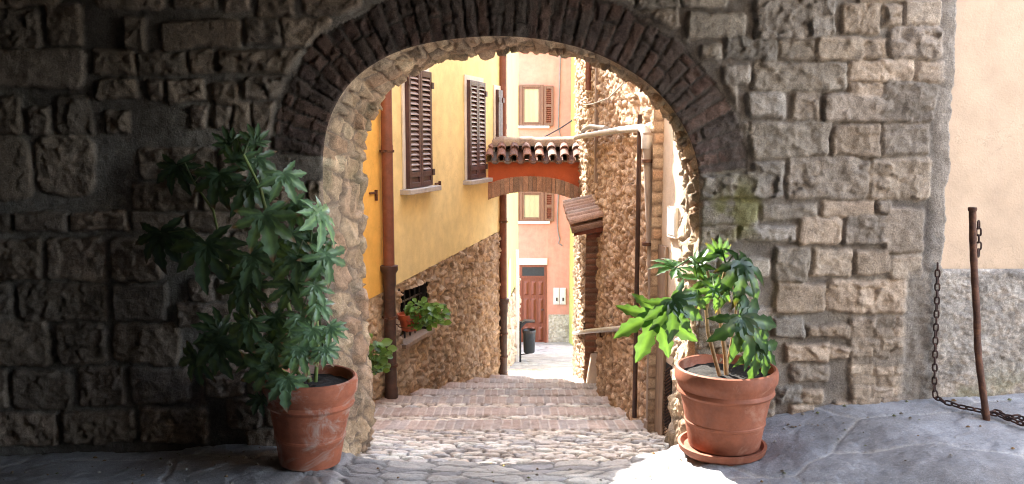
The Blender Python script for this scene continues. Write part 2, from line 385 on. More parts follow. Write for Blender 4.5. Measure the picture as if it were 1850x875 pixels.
rough = fbm(GX*26, GZ*26, 21, 5); ridg = 1-np.abs(2*fbm(GX*16, GZ*22, 33, 4)-1)
H = .012*fbm(GX*5, GZ*5, 40)+.010*fbm(GX*30, GZ*30, 41, 4)
Cc = mix(np.array([.17, .145, .125])*np.ones(GX.shape+(3,)), np.array([.30, .27, .235]), ss(fbm(GX*3, GZ*3, 50), .35, .7))
ringtop = .255+.03*(fbm(GX*5, GZ*5, 77)-.5)*2
smin, smax = 1.74, FL-1.66               # springings along the curve
inring = (SD < ringtop) & (S > smin) & (S < smax)
blockstone = ss(SD, .27, .30); blockstone = np.where((S > smin-.02) & (S < smax+.02), blockstone, 1.0)
cols = [(.34, .285, .225), (.42, .36, .29), (.30, .26, .215), (.38, .33, .28), (.45, .37, .29), (.27, .24, .205), (.36, .30, .235)]
bestm = np.zeros(GX.shape)
for i, (x0, y0, x1, y1) in enumerate(ST):
    a = at(x0, y0, YF); b = at(x1, y1, YF); X0, X1, Z1, Z0 = a.x-.011, b.x+.011, a.z+.011, b.z-.011
    ix0, ix1 = np.searchsorted(gx, [X0-.03, X1+.03]); iz0, iz1 = np.searchsorted(gzz, [Z0-.03, Z1+.03])
    if ix1-ix0 < 3 or iz1-iz0 < 3: continue
    sl = (slice(iz0, iz1), slice(ix0, ix1)); wx, wz = WX[sl], WZ[sl]
    r_ = rnd.uniform(.07, .26)*min(X1-X0, Z1-Z0); ang = rnd.uniform(-.035, .035)
    cx, cz = (X0+X1)/2, (Z0+Z1)/2; ux = (wx-cx)+ang*(wz-cz); uz = (wz-cz)-ang*(wx-cx)
    uz = uz*(1+rnd.uniform(-.12, .12)*ux/(X1-X0))
    qx = np.abs(ux)-((X1-X0)/2-r_); qz = np.abs(uz)-((Z1-Z0)/2-r_)
    sd = np.hypot(np.maximum(qx, 0), np.maximum(qz, 0))+np.minimum(np.maximum(qx, qz), 0)-r_
    msk = ss(-sd, -.004, .012)*blockstone[sl]
    prot = rnd.uniform(.016, .032); typ = rnd.random(); soft = .008+.016*rnd.random()
    body = prot*ss(-sd, -.004, soft)+ (FAC[sl]*rnd.uniform(.2, .5)+.010*(ridg[sl]-.5)+.012*(rough[sl]-.5) if typ < .78 else FAC[sl]*.1+.008*(rough[sl]-.5)+.006*ridg[sl])*ss(-sd, 0, .02)
    f1, f2, idv, vx, vy = voro(GX[sl]*13+i*3.3, GZ[sl]*17, i)
    body = body+(.007*(idv-.5)*ss(f2-f1, 0, .12) if typ < .6 else 0)*ss(-sd, 0, .02)
    hs = .010+body; upd = (msk > .02)
    H[sl] = np.where(upd, np.maximum(H[sl], H[sl]*(1-msk)+hs*msk), H[sl])
    c = np.array(cols[rnd.randrange(len(cols))])*rnd.uniform(.85, 1.12)
    c = c*.85+c.mean()*.15
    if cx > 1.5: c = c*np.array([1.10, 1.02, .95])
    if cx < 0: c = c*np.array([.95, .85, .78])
    cc = c*(1+.7*(rough[sl]-.5)[..., None])
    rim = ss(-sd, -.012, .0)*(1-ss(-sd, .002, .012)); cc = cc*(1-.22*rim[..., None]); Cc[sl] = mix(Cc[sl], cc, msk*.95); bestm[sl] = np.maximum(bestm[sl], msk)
# mossy stain on the stones right of the opening
ms = ss(fbm(GX*9, GZ*9, 90), .42, .62)*ss(-np.hypot((GX-1.16)/.28, (GZ-1.42)/.24), -1.0, -.3)
Cc = mix(Cc, np.array([.20, .19, .055]), ms*.75)
# brick voussoirs
bw = .060; Sw = S+.012*(fbm(GX*5, GZ*5, 55)-.5)*2+SD*.05*np.sin(S*2.3); col_i = np.floor(Sw/bw); ub = Sw/bw-col_i
split = np.where(h2(col_i, col_i*0, 5) < .25, 9., .06+.16*h2(col_i, col_i*0+3, 8)); split = np.where(col_i % 2 == 0, np.clip(split+.05, 0, 9), split)
tp = ringtop+.035*(h2(col_i, col_i*0+9, 4)-.5)
e = np.minimum(np.minimum(ub, 1-ub)*bw, np.minimum(SD+.02, tp-SD)); e = np.minimum(e, np.abs(SD-split))
e = e+.004*(fbm(GX*22, GZ*22, 61)-.5)*2
bm = ss(e, .003, .010)*inring
bid = h2(col_i, (SD > split).astype(int), 12)
H = np.where(inring, .002+.008*fbm(GX*24, GZ*24, 44)+bm*(.005+.010*bid+.010*(rough-.5)+.25*FAC), H)
bc = pal(bid, [(.13, .08, .065), (.115, .078, .068), (.155, .10, .08), (.125, .092, .078), (.14, .085, .066), (.10, .072, .062)])
Cc = np.where(inring[..., None], mix(np.array([.085, .07, .06])*np.ones(GX.shape+(3,)), bc*(.7+.6*rough[..., None]), bm*(1-.75*ss(fbm(GX*6, GZ*6, 57), .5, .66))), Cc)
# rough lime edge at the right end
re = ss(GX, 2.17, 2.235)*1.0; H = H*(1-re)+(.014*rough+.012)*re; Cc = mix(Cc, np.array([.40, .35, .30]), re*.8)
lo = ss(GX, 2.06, 2.11)*ss(-GZ, -1.15, -1.05); H = H*(1-lo)+(.03*rough+.008*ridg)*lo; Cc = mix(Cc, np.array([.30, .265, .23]), lo*.9)
painted_shade = 1-.38*ss(-GX, .9, 2.2)-.12*ss(GZ, 1.7, 2.3)*ss(-GX, -1.4, -.8); Cc = Cc*painted_shade[..., None]  # passage shade painted into the stone colour, towards left and top
H = H*ss(SD, -.004, .012) + .006*(1-ss(SD, -.004, .012))
inside = SD < 0
PX, PZ = GX.copy(), GZ.copy(); snap = inside & (SD > -1.6*res)
PX[snap] = FC[SI[snap], 0]; PZ[snap] = FC[SI[snap], 1]
edgew = .018*(fbm(GZ*6, GZ*0+2, 70)-.5)*2+.010*(fbm(GZ*30, GZ*0+5, 71)-.5)*2
PX = PX+edgew*ss(GX, 2.15, 2.27)
ok = SD > -1.6*res
keep = ok[:-1, :-1] & ok[1:, :-1] & ok[:-1, 1:] & ok[1:, 1:]
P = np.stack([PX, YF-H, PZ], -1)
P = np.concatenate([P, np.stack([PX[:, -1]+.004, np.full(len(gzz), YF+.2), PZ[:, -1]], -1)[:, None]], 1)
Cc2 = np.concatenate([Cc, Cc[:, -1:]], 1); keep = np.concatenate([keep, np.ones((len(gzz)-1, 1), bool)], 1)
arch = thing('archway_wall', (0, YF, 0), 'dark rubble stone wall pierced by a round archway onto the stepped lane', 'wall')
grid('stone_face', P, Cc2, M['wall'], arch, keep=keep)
# reveal: jambs and soffit
nt_ = 62; T = np.linspace(0, 1, nt_); TT, II = np.meshgrid(T, np.arange(NS))
cur = FC[:, None, :]*(1-TT[..., None])+BC[:, None, :]*TT[..., None]
SS = II*FL/(NS-1); DD = TT*(YB-YF)
row = np.floor(SS/.085+.3*(fbm(SS*3, DD*3, 81)-.5)); wS = SS+.02*(fbm(SS*6, DD*6, 82)-.5)*2; wD = DD+.02*(fbm(SS*6, DD*6, 83)-.5)*2
jam = ((SS < smin) | (SS > smax)).astype(float)
f1, f2, idv, vx, vy = voro(wS/.085, wD/.155+.37*np.floor(wS/.085), 5, .55)
g1, g2, gid, _, _ = voro(wS/.15, wD/.21, 15, .8)
f = ss(f2-f1, .03, .22); g = ss(g2-g1, .02, .22)
stn = np.where(jam > 0, g, f); sid = np.where(jam > 0, gid, idv)
rr = fbm(SS*28, DD*28, 84, 5); rg = 1-np.abs(2*fbm(SS*14, DD*14, 85)-1)
hh = stn*(.008+.018*sid)+.012*(rr-.5)+.006*(rg-.5)*(1+jam)+stn*facet(SS, DD, 9, 9, 7, .34)
low = ss(-SS, -1.1, -.2)*1.0+ss(SS, FL-1.1, FL-.2)
hh = hh+(.03*fbm(SS*4, DD*4, 86)+.02*(rg-.5))*low
hh = hh*ss(TT, -.004, .07)*ss(TT, 0, .02)
off = -nrm[:, None, :]*hh[..., None]
yy = YF-.006+DD
Pi = np.stack([cur[..., 0]+off[..., 0], yy+.012*(fbm(SS*9, SS*0, 88)-.5)[:, :]*(TT > .98), cur[..., 1]+off[..., 1]], -1)
ci = pal(sid, [(.44, .34, .235), (.38, .29, .2), (.5, .40, .28), (.33, .26, .19), (.42, .31, .22), (.36, .25, .17)])*(.75+.5*rr[..., None])
ci = ci*1.32; ci = mix(np.array([.29, .23, .18])*np.ones(ci.shape), ci, stn)
ci = mix(ci, np.array([.16, .18, .08]), ss(fbm(SS*3, DD*5, 89), .6, .75)*.25)
grid('archway_reveal', Pi, ci, M['wall'], arch, flip=False)
# back face and the masonry above (plain, seen only from the lane)
mb = MB()
for i in range(0, NS-1, 4):
    j = min(i+4, NS-1); side = -3.2 if i < NS//2 else 2.6
    def outp(k): 
        a = BC[k]; th = math.atan2(a[1]-1.0, a[0]); return (a[0]+nrm[k][0]*1.3, a[1]+nrm[k][1]*1.3)
    A, B = BC[i], BC[j]; A2, B2 = outp(i), outp(j)
    mb.add([(A[0], YB-.006, A[1]), (B[0], YB-.006, B[1]), (B2[0], YB-.006, B2[1]), (A2[0], YB-.006, A2[1])], [(0, 1, 2, 3)])
mb.build('back_face', M['white_pl'], arch)
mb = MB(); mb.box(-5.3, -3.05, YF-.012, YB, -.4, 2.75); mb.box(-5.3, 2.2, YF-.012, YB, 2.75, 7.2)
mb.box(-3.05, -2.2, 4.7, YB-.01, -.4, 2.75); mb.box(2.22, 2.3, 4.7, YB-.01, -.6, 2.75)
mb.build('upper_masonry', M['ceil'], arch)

# ============================================================ PASSAGE: floor, vault, side walls
ctrl = [(-3, 4.5, .07), (-2, 4.5, .09), (-1.5, 4.4, .14), (-1.02, 4.15, .20), (-.85, 4.35, .07), (-.6, 4.5, .03), (0, 4.5, .02), (.6, 4.5, .02), (.88, 4.45, .05), (1.08, 4.2, .215), (.9, 4.1, .17), (1.35, 4.5, .33), (1.8, 4.5, .38), (2.25, 4.5, .40), (3, 4.5, .42), (0, 3.95, .14), (-.6, 3.95, .15), (.6, 3.95, .15), (-2, 3.7, .14), (-3, 3.5, .12), (1.5, 4.0, .30), (1.2, 3.8, .2), (2.1, 4.0, .37), (3.2, 3.6, .40), (0, 3.2, .16), (2, 3, .32), (-2, 2.5, .14), (0, 2, .17), (2, 1.5, .25), (1.0, 4.4, .22)]
cp = np.array(ctrl)
def floorz(X, Y):
    w = 1/(((X[..., None]-cp[:, 0])**2+(Y[..., None]-cp[:, 1])**2)+.11)**2.4
    return (w*cp[:, 2]).sum(-1)/w.sum(-1)
fx = np.arange(-3.4, 4.0, .013); fy = np.concatenate([np.arange(-1, 3.2, .12), np.arange(3.2, 4.52, .011)])
X, Y = np.meshgrid(fx, fy); Z0 = floorz(X, Y)
wx = X+.06*(fbm(X*3, Y*3, 5)-.5)*2; wy = Y+.06*(fbm(X*3, Y*3, 6)-.5)*2
f1, f2, idv, vx, vy = voro(wx/.85, wy/.55, 31, .75)
s1, s2, sid, _, _ = voro((X+.02*(fbm(X*8, Y*8, 15)-.5)*2)/.21, (Y+.012*(fbm(X*8, Y*8, 16)-.5)*2)/.115, 32, .75)             # small flags at the threshold
th = ss(Y+.1*fbm(X*3, X*0, 2), 3.9, 3.98)*ss(-np.abs(X+.05*fbm(Y*4, Y*0, 3)), -.86, -.80)
jn = np.where(th > .5, ss(s2-s1, .03, .14), ss(f2-f1, .006, .035)); iid = np.where(th > .5, sid, idv)
rr = fbm(X*20, Y*20, 7, 5); cr = 1-np.abs(2*fbm(X*5, Y*5, 8, 5)-1)
chip = ss(voro(X*9, Y*9, 77)[2], .4, 1)
humpr = np.exp(-(((X-1.0)/.3)**2+((Y-4.25)/.25)**2))+np.exp(-(((X+1.0)/.3)**2+((Y-4.25)/.25)**2))
Zf = Z0-.014*th+jn*(.006+.006*th)+.010*(rr-.5)+.006*(fbm(X*3.2, Y*3.2, 9)-.5)+.5*facet(X, Y, 6, 6, 4, .06)+humpr*(.012*(cr-.5)+.012*(fbm(X*10, Y*10, 19)-.5))+th*(.008*sid)+humpr*facet(X, Y, 6, 8, 14, .35)
cf = pal(iid, [(.37, .37, .385), (.335, .34, .36), (.41, .405, .41), (.36, .35, .35), (.39, .395, .42)])*(.86+.28*rr[..., None])
cf = mix(cf, pal(sid, [(.36, .36, .37), (.50, .49, .47), (.60, .58, .54), (.42, .42, .42), (.55, .53, .48), (.33, .335, .34)])*(.8+.4*rr[..., None]), th)
cf = mix(cf, np.array([.46, .43, .39])*np.ones(cf.shape), np.clip(humpr*1.1-.2, 0, 1)*.55*ss(rr, .4, .65))
cf = mix(np.where(th[..., None] > .5, .15, .56)*np.array([1, .97, .93]), cf, .12+.88*jn)
crk = voro(wx/.3+.5*fbm(X*6, Y*6, 2), wy/.3, 99, 1)
cf = mix(cf, np.array([.14, .14, .14])*np.ones(cf.shape), (1-ss(crk[1]-crk[0], .0, .018))*.5*ss(fbm(X*1.3, Y*1.3, 77), .55, .7))
cf = mix(cf, np.array([.20, .19, .18])*np.ones(cf.shape), .35*ss(fbm(X*1.7, Y*1.7, 10), .52, .7))
fin(grid('passage_pavement', np.stack([X, Y, Zf], -1), cf, M['paving'], keep=~((Y > 4.485) & (np.abs(X) < .98))[:-1, :-1]), kind='structure')
mb = MB(); mb.box(-60, 60, -40, 80, -6.8, -6.6); fin(mb.build('ground', M['ceil']), kind='structure')
mb = MB(); mb.box(-5.3, -3.4, -4, 4.5, -.1, .10); mb.box(-3.4, 1.3, -4, -1, -.1, .16); mb.box(1.3, 12, -10, -1, -.1, .24); mb.box(4.0, 12, -1, 4.6, -.1, .38)
fin(mb.build('street_paving', M['slab']), kind='structure')
pr = thing('passage_vault', (-2, 0, 0), 'unseen dark passage walls and ceiling, with a pier added to hold back light', 'building')
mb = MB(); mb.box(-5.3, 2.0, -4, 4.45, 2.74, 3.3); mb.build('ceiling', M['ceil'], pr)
mb = MB(); mb.box(-5.6, -5.3, -4, 4.95, -.1, 7.2); mb.box(-5.3, 2.6, -4.3, -4, -.1, 6.5); mb.box(2.3, 2.6, -4, 1.45, -.1, 6.5); mb.build('side_wall', M['ceil'], pr)  # last box is an unseen pier added to keep light off the left
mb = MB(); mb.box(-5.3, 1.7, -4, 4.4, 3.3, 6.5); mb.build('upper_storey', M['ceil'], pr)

# ============================================================ HOUSE RIGHT OF THE STREET CORNER (plaster + pebbledash)
corner = thing('plaster_house', (3.4, 4.62, .4), 'beige plastered house front with rough pebbledash base right of the stone wall', 'house')
YP = 4.62
mb = MB(); mb.box(2.2, 8, YP, YP+.3, -.2, 7.2); mb.build('plaster_wall', M['beige'], corner)
dx = np.arange(2.2, 4.2, .008); dz = np.arange(.2, zat(487, YP)+.01, .008); X, Z = np.meshgrid(dx, dz)
f1, f2, idv, _, _ = voro(X*34+2*fbm(X*9, Z*9, 1), Z*50+2*fbm(X*9, Z*9, 2), 3, .9)
hb = .016*(1-np.clip(f1, 0, 1))*(.4+.6*idv)+.022*fbm(X*14, Z*14, 4)
top = ss(-Z, -dz[-1], -dz[-1]+.02); hb = hb*top
cd = pal(idv, [(.36, .33, .30), (.42, .385, .345), (.32, .295, .27), (.46, .41, .36)])*(.75+.5*fbm(X*20, Z*20, 6)[..., None])
cd = mix(cd, np.array([.22, .24, .15])*np.ones(cd.shape), ss(-Z, -.62, -.40)*ss(fbm(X*6, Z*6, 8), .4, .6)*.5)
grid('pebbledash_base', np.stack([X, YP-.012-hb, Z], -1), cd, M['wall'], corner)

desat = lambda c, k: c*(1-k)+c.mean(-1, keepdims=True)*k*np.array([1.03, 1.0, .97])
# ============================================================ STAIRWAY
NOS = [(5.77, -.17), (6.55, -.33), (7.35, -.49), (8.09, -.65), (8.85, -.81), (9.59, -.97), (10.28, -1.13), (11.0, -1.31), (11.75, -1.49), (12.5, -1.67)]
ys = list(np.arange(4.50, 9.6, .0095))+list(np.arange(9.6, 13, .02))
for ny_, nz_ in NOS: ys += [ny_-.001, ny_+.004]
ys = np.array(sorted(ys)); xs = np.arange(-2.3, 1.35, .0105)
X, Y = np.meshgrid(xs, ys)
zprof = np.zeros_like(ys); band = np.full_like(ys, 9.0)
for i, yv in enumerate(ys):
    k = sum(1 for n in NOS if yv > n[0]+.002)
    y1, z1 = NOS[min(k, len(NOS)-1)]
    if k == 0: y0, z0 = 4.5, .02
    else: y0, z0 = NOS[k-1][0], NOS[k-1][1]-.105
    if k >= len(NOS): y0, z0, y1, z1 = NOS[-1][0], NOS[-1][1]-.1, 13.4, -1.93
    zprof[i] = z0+(z1-z0)*(yv-y0)/(y1-y0); band[i] = (y1-yv) if k < len(NOS) else 9
wob = .007*(fbm(X*1.5, Y*1.0, 3)-.5)*2
B = np.repeat(band[:, None], len(xs), 1); bdepth = np.where(Y < 5.78, .335, .245)
isb = ss(-(B+.012*(fbm(X*8, Y*8, 4)-.5)), -bdepth-.004, -bdepth+.004)
stepid = np.floor(np.searchsorted([n[0] for n in NOS], Y))
bx = X/.064+stepid*.37+.12*(fbm(X*2, Y*2, 12)-.5)+.25*(B); bi = np.floor(bx); ub = bx-bi
eb = ss(np.minimum(ub, 1-ub)*.064, .002, .0065)*ss(B, .0, .012)*ss(-B, -bdepth, -bdepth+.01)
bid = h2(bi, stepid, 6)
bcol = pal(bid, [(.36, .27, .225), (.34, .275, .24), (.39, .30, .25), (.33, .28, .255), (.37, .275, .22), (.36, .30, .265), (.30, .26, .24)])
rr = fbm(X*24, Y*24, 8, 5)
bcol = mix(np.array([.46, .40, .35])*np.ones(X.shape+(3,)), bcol*(.8+.4*rr[..., None]), eb)
wxx = X+.012*(fbm(X*12, Y*12, 1)-.5)*2; wyy = Y+.012*(fbm(X*12, Y*12, 2)-.5)*2
f1, f2, cid, _, _ = voro(wxx/.118+.35*np.floor(wyy/.066), wyy/.07, 9, .75)
cm = ss(f2-f1, .05, .15); dome = ss(f2-f1, .0, .6)
cc = pal(cid, [(.52, .46, .37), (.40, .37, .33), (.58, .51, .42), (.48, .40, .31), (.35, .34, .33), (.53, .47, .41), (.62, .56, .47), (.42, .36, .29)])*(.8+.4*rr[..., None])
cc = mix(np.array([.10, .08, .065])*np.ones(cc.shape), cc, cm)
Cst = mix(desat(np.minimum(cc*1.6, .88), .4), desat(bcol*1.38, .25), isb)
# worn ramp of cement along the left wall foot
lw_x = -1.08+.29*(Y-7.5); rp = ss(-(X-lw_x), -.30-.1*fbm(X*4, Y*4, 5), -.02)*ss(Y, 5.6, 6.1)
Zs = zprof[:, None]+wob+isb*(.012+.006*eb+.002*(rr-.5)+.002*bid-.006*(1-ss(B, .0, .012)))+(1-isb)*(-.020+cm*.020+dome*.010+.012*(cid-.5)+.004*(rr-.5))
rampz = np.array([gz(v) for v in ys])[:, None]
Zs = Zs+rp*.012
Cst = mix(Cst, np.array([.44, .29, .21])*np.ones(Cst.shape), rp*.75)
fin(grid('stairway', np.stack([X, Y, Zs], -1), Cst, M['paving']), kind='structure')
# lower lane: cobbled ramp then flags
ys2 = np.arange(13.0, 27, .045); xs2 = np.arange(-3.5, 4.5, .045); X, Y = np.meshgrid(xs2, ys2)
zz = np.array([gz(v) for v in ys2])[:, None]+.02*fbm(X, Y, 3)
f1, f2, idv, _, _ = voro(X/.9, Y/.7, 41, .8); g1, g2, gid, _, _ = voro(X/.16, Y/.12, 42, .8)
cb = ss(-(X+.05*(Y-17)), -.55, -.35)*ss(-Y, -17.8, -17.4)
cl = mix(pal(idv, [(.40, .36, .33), (.46, .41, .37), (.36, .335, .315), (.43, .37, .32)]), pal(gid, [(.42, .38, .32), (.5, .45, .38), (.34, .31, .28)]), cb)
jn = np.where(cb > .5, ss(g2-g1, .03, .2), ss(f2-f1, .02, .06))
cl = mix(np.array([.26, .23, .2])*np.ones(cl.shape), cl*(.8+.4*fbm(X*5, Y*5, 9)[..., None]), jn)
fin(grid('lower_lane', np.stack([X, Y, zz+.02*jn-.02*(1-jn)*cb], -1), cl, M['paving']), kind='structure')

# ============================================================ LEFT HOUSES
LW = Frame((-1.08, 7.5), (.29, 1))
def P0(fr, x, y, off=0): return fr.px(x, y, off)
s_near = P0(LW, 655, 543)[0]-1.9; s_mid = P0(LW, 693, 500)[0]; s_end = P0(LW, 899, 420)[0]
bnd = [P0(LW, 655, 543), P0(LW, 693, 523.5), P0(LW, 770, 484), P0(LW, 893, 420)]
def bz(s): return float(np.interp(s, [b[0] for b in bnd], [b[1] for b in bnd]))
yel = thing('yellow_house', LW.w(s_mid, 0, gz(7.4)), 'ochre yellow house with brown louvred shutters above a rubble stone base', 'house')
org = thing('orange_house', LW.w(s_near, 0, gz(6)), 'orange plastered house front between the archway and the first drainpipe', 'house')
# unseen roofs stepped low here so sunlight reaches the arch
s_a = (8.35-7.5)*math.hypot(.29, 1)
def wallpoly(fr, s0, s1, ztop, n0, n1, zf):
    mb = MB(); k = 14
    for i in range(k):
        a = s0+(s1-s0)*i/k; b = s0+(s1-s0)*(i+1)/k
        if i: a -= 0
        mb.hexa([fr.w(a, n0, zf(a)), fr.w(b, n0, zf(b)), fr.w(b, n1, zf(b)), fr.w(a, n1, zf(a)), fr.w(a, n0, ztop), fr.w(b, n0, ztop), fr.w(b, n1, ztop), fr.w(a, n1, ztop)])
    return mb
wallpoly(LW, s_near, s_mid, 3.55, -.4, .035, bz).build('plaster_wall', M['orange'], org)
mb = wallpoly(LW, s_mid, s_a, 3.55, -.4, .03, bz); wm = wallpoly(LW, s_a, s_end, 4.7, -.4, .03, bz)
mb.add(wm.v, wm.f); mb.build('plaster_wall', M['yellow'], yel)
mb = MB(); mb.box(s_near, s_mid-.02, -3.5, -.4, -2, 3.5, LW); mb.build('house_body', M['orange'], org)
mb = MB(); mb.box(s_mid, s_a, -3.5, -.4, -2, 3.5, LW); mb.box(s_a+.004, s_end, -3.5, -.4, -2, 4.65, LW); mb.build('house_body', M['yellow'], yel)
# rubble base
def rubble(name, fr, s0, s1, z0f, z1f, parent, hole=None, res=.0135, cell=(.135, .07), seed=1, pals=None, n0=.0, amp=1.0, warm=1.0, mortar=(.36, .28, .20)):
    sg = np.arange(s0, s1, res); zmin = min(z0f(s0), z0f(s1)); zmax = max(z1f(s0), z1f(s1)); zg = np.arange(zmin, zmax, res)
    S_, Z_ = np.meshgrid(sg, zg)
    ws = S_+.03*(fbm(S_*7, Z_*7, seed)-.5)*2; wz = Z_+.03*(fbm(S_*7, Z_*7, seed+1)-.5)*2
    rowi = np.floor(wz/cell[1]); f1, f2, idv, _, _ = voro(ws/cell[0]+h2(rowi, rowi*0, 3)*.5, wz/cell[1], seed, .75)
    r1 = fbm(S_*24, Z_*24, seed+5, 5); rg = 1-np.abs(2*fbm(S_*13, Z_*13, seed+6)-1)
    m_ = ss(f2-f1, .03, .24); h = n0+amp*(m_*(.006+.020*idv)+m_*facet(ws, wz, 1/cell[0]*.9, 1/cell[1]*.9, seed+3, .32)+.008*(rg-.5)*m_+.010*r1+.02*fbm(S_*1.5, Z_*1.5, seed+8))
    c = pal(h2((idv*1e5).astype(int), (idv*0).astype(int), 3), pals or [(.55, .40, .26), (.48, .34, .22), (.60, .45, .30), (.44, .30, .19), (.53, .40, .28), (.58, .40, .24)])*(.72+.56*r1[..., None])*warm
    c = mix(np.array(mortar)*np.ones(c.shape), c, .25+.75*m_)
    c = mix(c, np.array([.62, .50, .38])*np.ones(c.shape), ss(fbm(S_*1.3, Z_*1.3, seed+9), .58, .72)*.5)
    k = (Z_ <= np.vectorize(z1f)(S_)+res) & (Z_ >= np.vectorize(z0f)(S_)-res)
    if hole: k &= ~hole(S_, Z_)
    kk = k[:-1, :-1] & k[1:, :-1] & k[:-1, 1:] & k[1:, 1:]
    fx_, fy_ = fr.n; Pn = np.stack([fr.p[0]+fr.d[0]*S_+fx_*h, fr.p[1]+fr.d[1]*S_+fy_*h, Z_], -1)
    return grid(name, Pn, c, M['rubble'], parent, keep=kk)
def gs(fr): return lambda s: gz(fr.p[1]+fr.d[1]*s)-.25
wa = P0(LW, 722, 590); wb = P0(LW, 768, 590); w_zt0 = P0(LW, 722, 532)[1]; w_zb0 = P0(LW, 722, 620)[1]; w_zt1 = P0(LW, 768, 512)[1]
def whole(S_, Z_): return (S_ > wa[0]) & (S_ < wb[0]) & (Z_ > w_zb0) & (Z_ < w_zt0+(S_-wa[0])*0+.03*fbm(S_*12, Z_*0, 5))
rubble('stone_base', LW, s_mid-.03, s_end, gs(LW), lambda s: bz(s)-.002, yel, hole=whole, seed=21)
rubble('stone_base', LW, s_near, s_mid-.032, gs(LW), lambda s: bz(s)-.002, org, seed=41, mortar=(.52, .38, .26))
cw = thing('dummy', (0, 0, 0), 'x', 'x'); bpy.data.objects.remove(cw)
bw_ = MB(); bw_.box(wa[0]-.03, wb[0]+.03, -.36, -.30, w_zb0-.05, w_zt0+.08, LW); bw_.box(wa[0]-.04, wa[0], -.3, .012, w_zb0-.05, w_zt0+.08, LW); bw_.box(wb[0], wb[0]+.04, -.3, .012, w_zb0-.05, w_zt0+.08, LW)
bw_.box(wa[0]-.03, wb[0]+.03, -.3, .01, w_zt0+.03, w_zt0+.08, LW); win = bw_.build('cellar_window', M['dark'], yel)
mb = MB()
for i in range(5):
    s = wa[0]+(wb[0]-wa[0])*(i+.5)/5; mb.tube([LW.w(s, -.03, w_zb0), LW.w(s, -.03, w_zt0+.03)], .008, 8)
for z in (w_zb0+.12, w_zt0-.1): mb.box(wa[0], wb[0], -.036, -.026, z, z+.015, LW)
mb.build('iron_bars', M['steel'], win, smooth=True)
mb = MB(); mb.box(wa[0]-.04, wb[0]+.06, -.12, .08, w_zb0-.045, w_zb0-.004, LW); mb.build('sill', M['greywood'], win, bevel=.006)
# corner quoin return of the yellow house
mb = MB(); mb.box(s_end-.002, s_end+.02, -3.5, .02, -2, 4.6, LW); mb.build('end_wall', M['cream'], yel)

def shutterwin(parent, fr, xl, xr, ytl, ybl, frame_l=True, ztop=None, zbot=None, out=.05):
    s0 = P0(fr, xl, ybl)[0]; s1 = P0(fr, xr, ybl)[0]
    zt = ztop if ztop is not None else P0(fr, (xl+xr)/2, ytl)[1]; zb = zbot if zbot is not None else P0(fr, (xl+xr)/2, ybl)[1]
    o = .034
    mb = MB(); t = .05
    mb.box(s0-t, s0, o, o+.014, zb, zt+t, fr); mb.box(s1, s1+t*.5, o, o+.014, zb, zt+t, fr); mb.box(s0, s1, o, o+.014, zt, zt+t, fr)
    wf = mb.build('window', M['trim'], parent)
    mb = MB(); mb.box(s0, s1, o-.002, o+.004, zb, zt, fr); mb.build('shade_sheet', M['dark'], wf)  # flat near-black sheet paints the shade behind the louvres
    mid = (s0+s1)/2; st = .045
    for a, b in ((s0+.004, mid-.003), (mid+.003, s1-.004)):
        mb = MB(); f0, f1 = o+.008, o+.05
        mb.box(a, a+st, f0, f1, zb+.004, zt-.004, fr); mb.box(b-st, b, f0, f1, zb+.004, zt-.004, fr)
        mb.box(a+st, b-st, f0, f1, zt-.06, zt-.004, fr); ph = (zt-zb)*.09
        mb.box(a+st, b-st, f0, f1-.012, zb+.05, zb+ph, fr); mb.box(a+st, b-st, f0, f1, zb+.004, zb+.05, fr); mb.box(a+st, b-st, f0, f1, zb+ph, zb+ph+.05, fr)
        mb.box(a+st, b-st, f0, f1, (zb+ph+zt)/2-.03, (zb+ph+zt)/2+.03, fr) if False else None
        sh = mb.build('shutter', M['brown'], wf, bevel=.003)
        mb = MB(); z = zb+ph+.06; 
        while z < zt-.08:
            mb.hexa([fr.w(a+st, f1-.002, z), fr.w(b-st, f1-.002, z), fr.w(b-st, f0+.004, z+.028), fr.w(a+st, f0+.004, z+.028), fr.w(a+st, f1-.002, z+.009), fr.w(b-st, f1-.002, z+.009), fr.w(b-st, f0+.004, z+.037), fr.w(a+st, f0+.004, z+.037)]); z += .046
        mb.build('louvres', M['slat'], sh)
        for z in (zb+(zt-zb)*.12, zb+(zt-zb)*.88):
            mb = MB(); q = b if b > mid else a-.0
            mb.box(q-.02, q+.03, f1, f1+.012, z-.03, z+.03, fr); mb.build('hinge', M['iron'], sh)
    mb = MB(); mb.box(s0-.10, s1+.10, o-.01, o+.10, zb-.05, zb-.004, fr); mb.build('sill', M['slab'], wf, bevel=.006)
    return zb, zt
zb2, zt2 = shutterwin(yel, LW, 837, 866, 147, 323)
shutterwin(yel, LW, 725, 768, 100, 338, ztop=zt2)
shutterwin(yel, LW, 889, 897, 168, 300, ztop=zt2-.05, zbot=zb2)
for x, y in ((785, 333), (668, 350)):                                  # iron hold-backs
    s, z = P0(LW, x, y); mb = MB(); mb.box(s-.09, s+.03, .036, .05, z, z+.016, LW); mb.box(s+.015, s+.03, .036, .06, z-.06, z+.03, LW)
    mb.build('shutter_catch', M['rust'], yel if x > 700 else org)
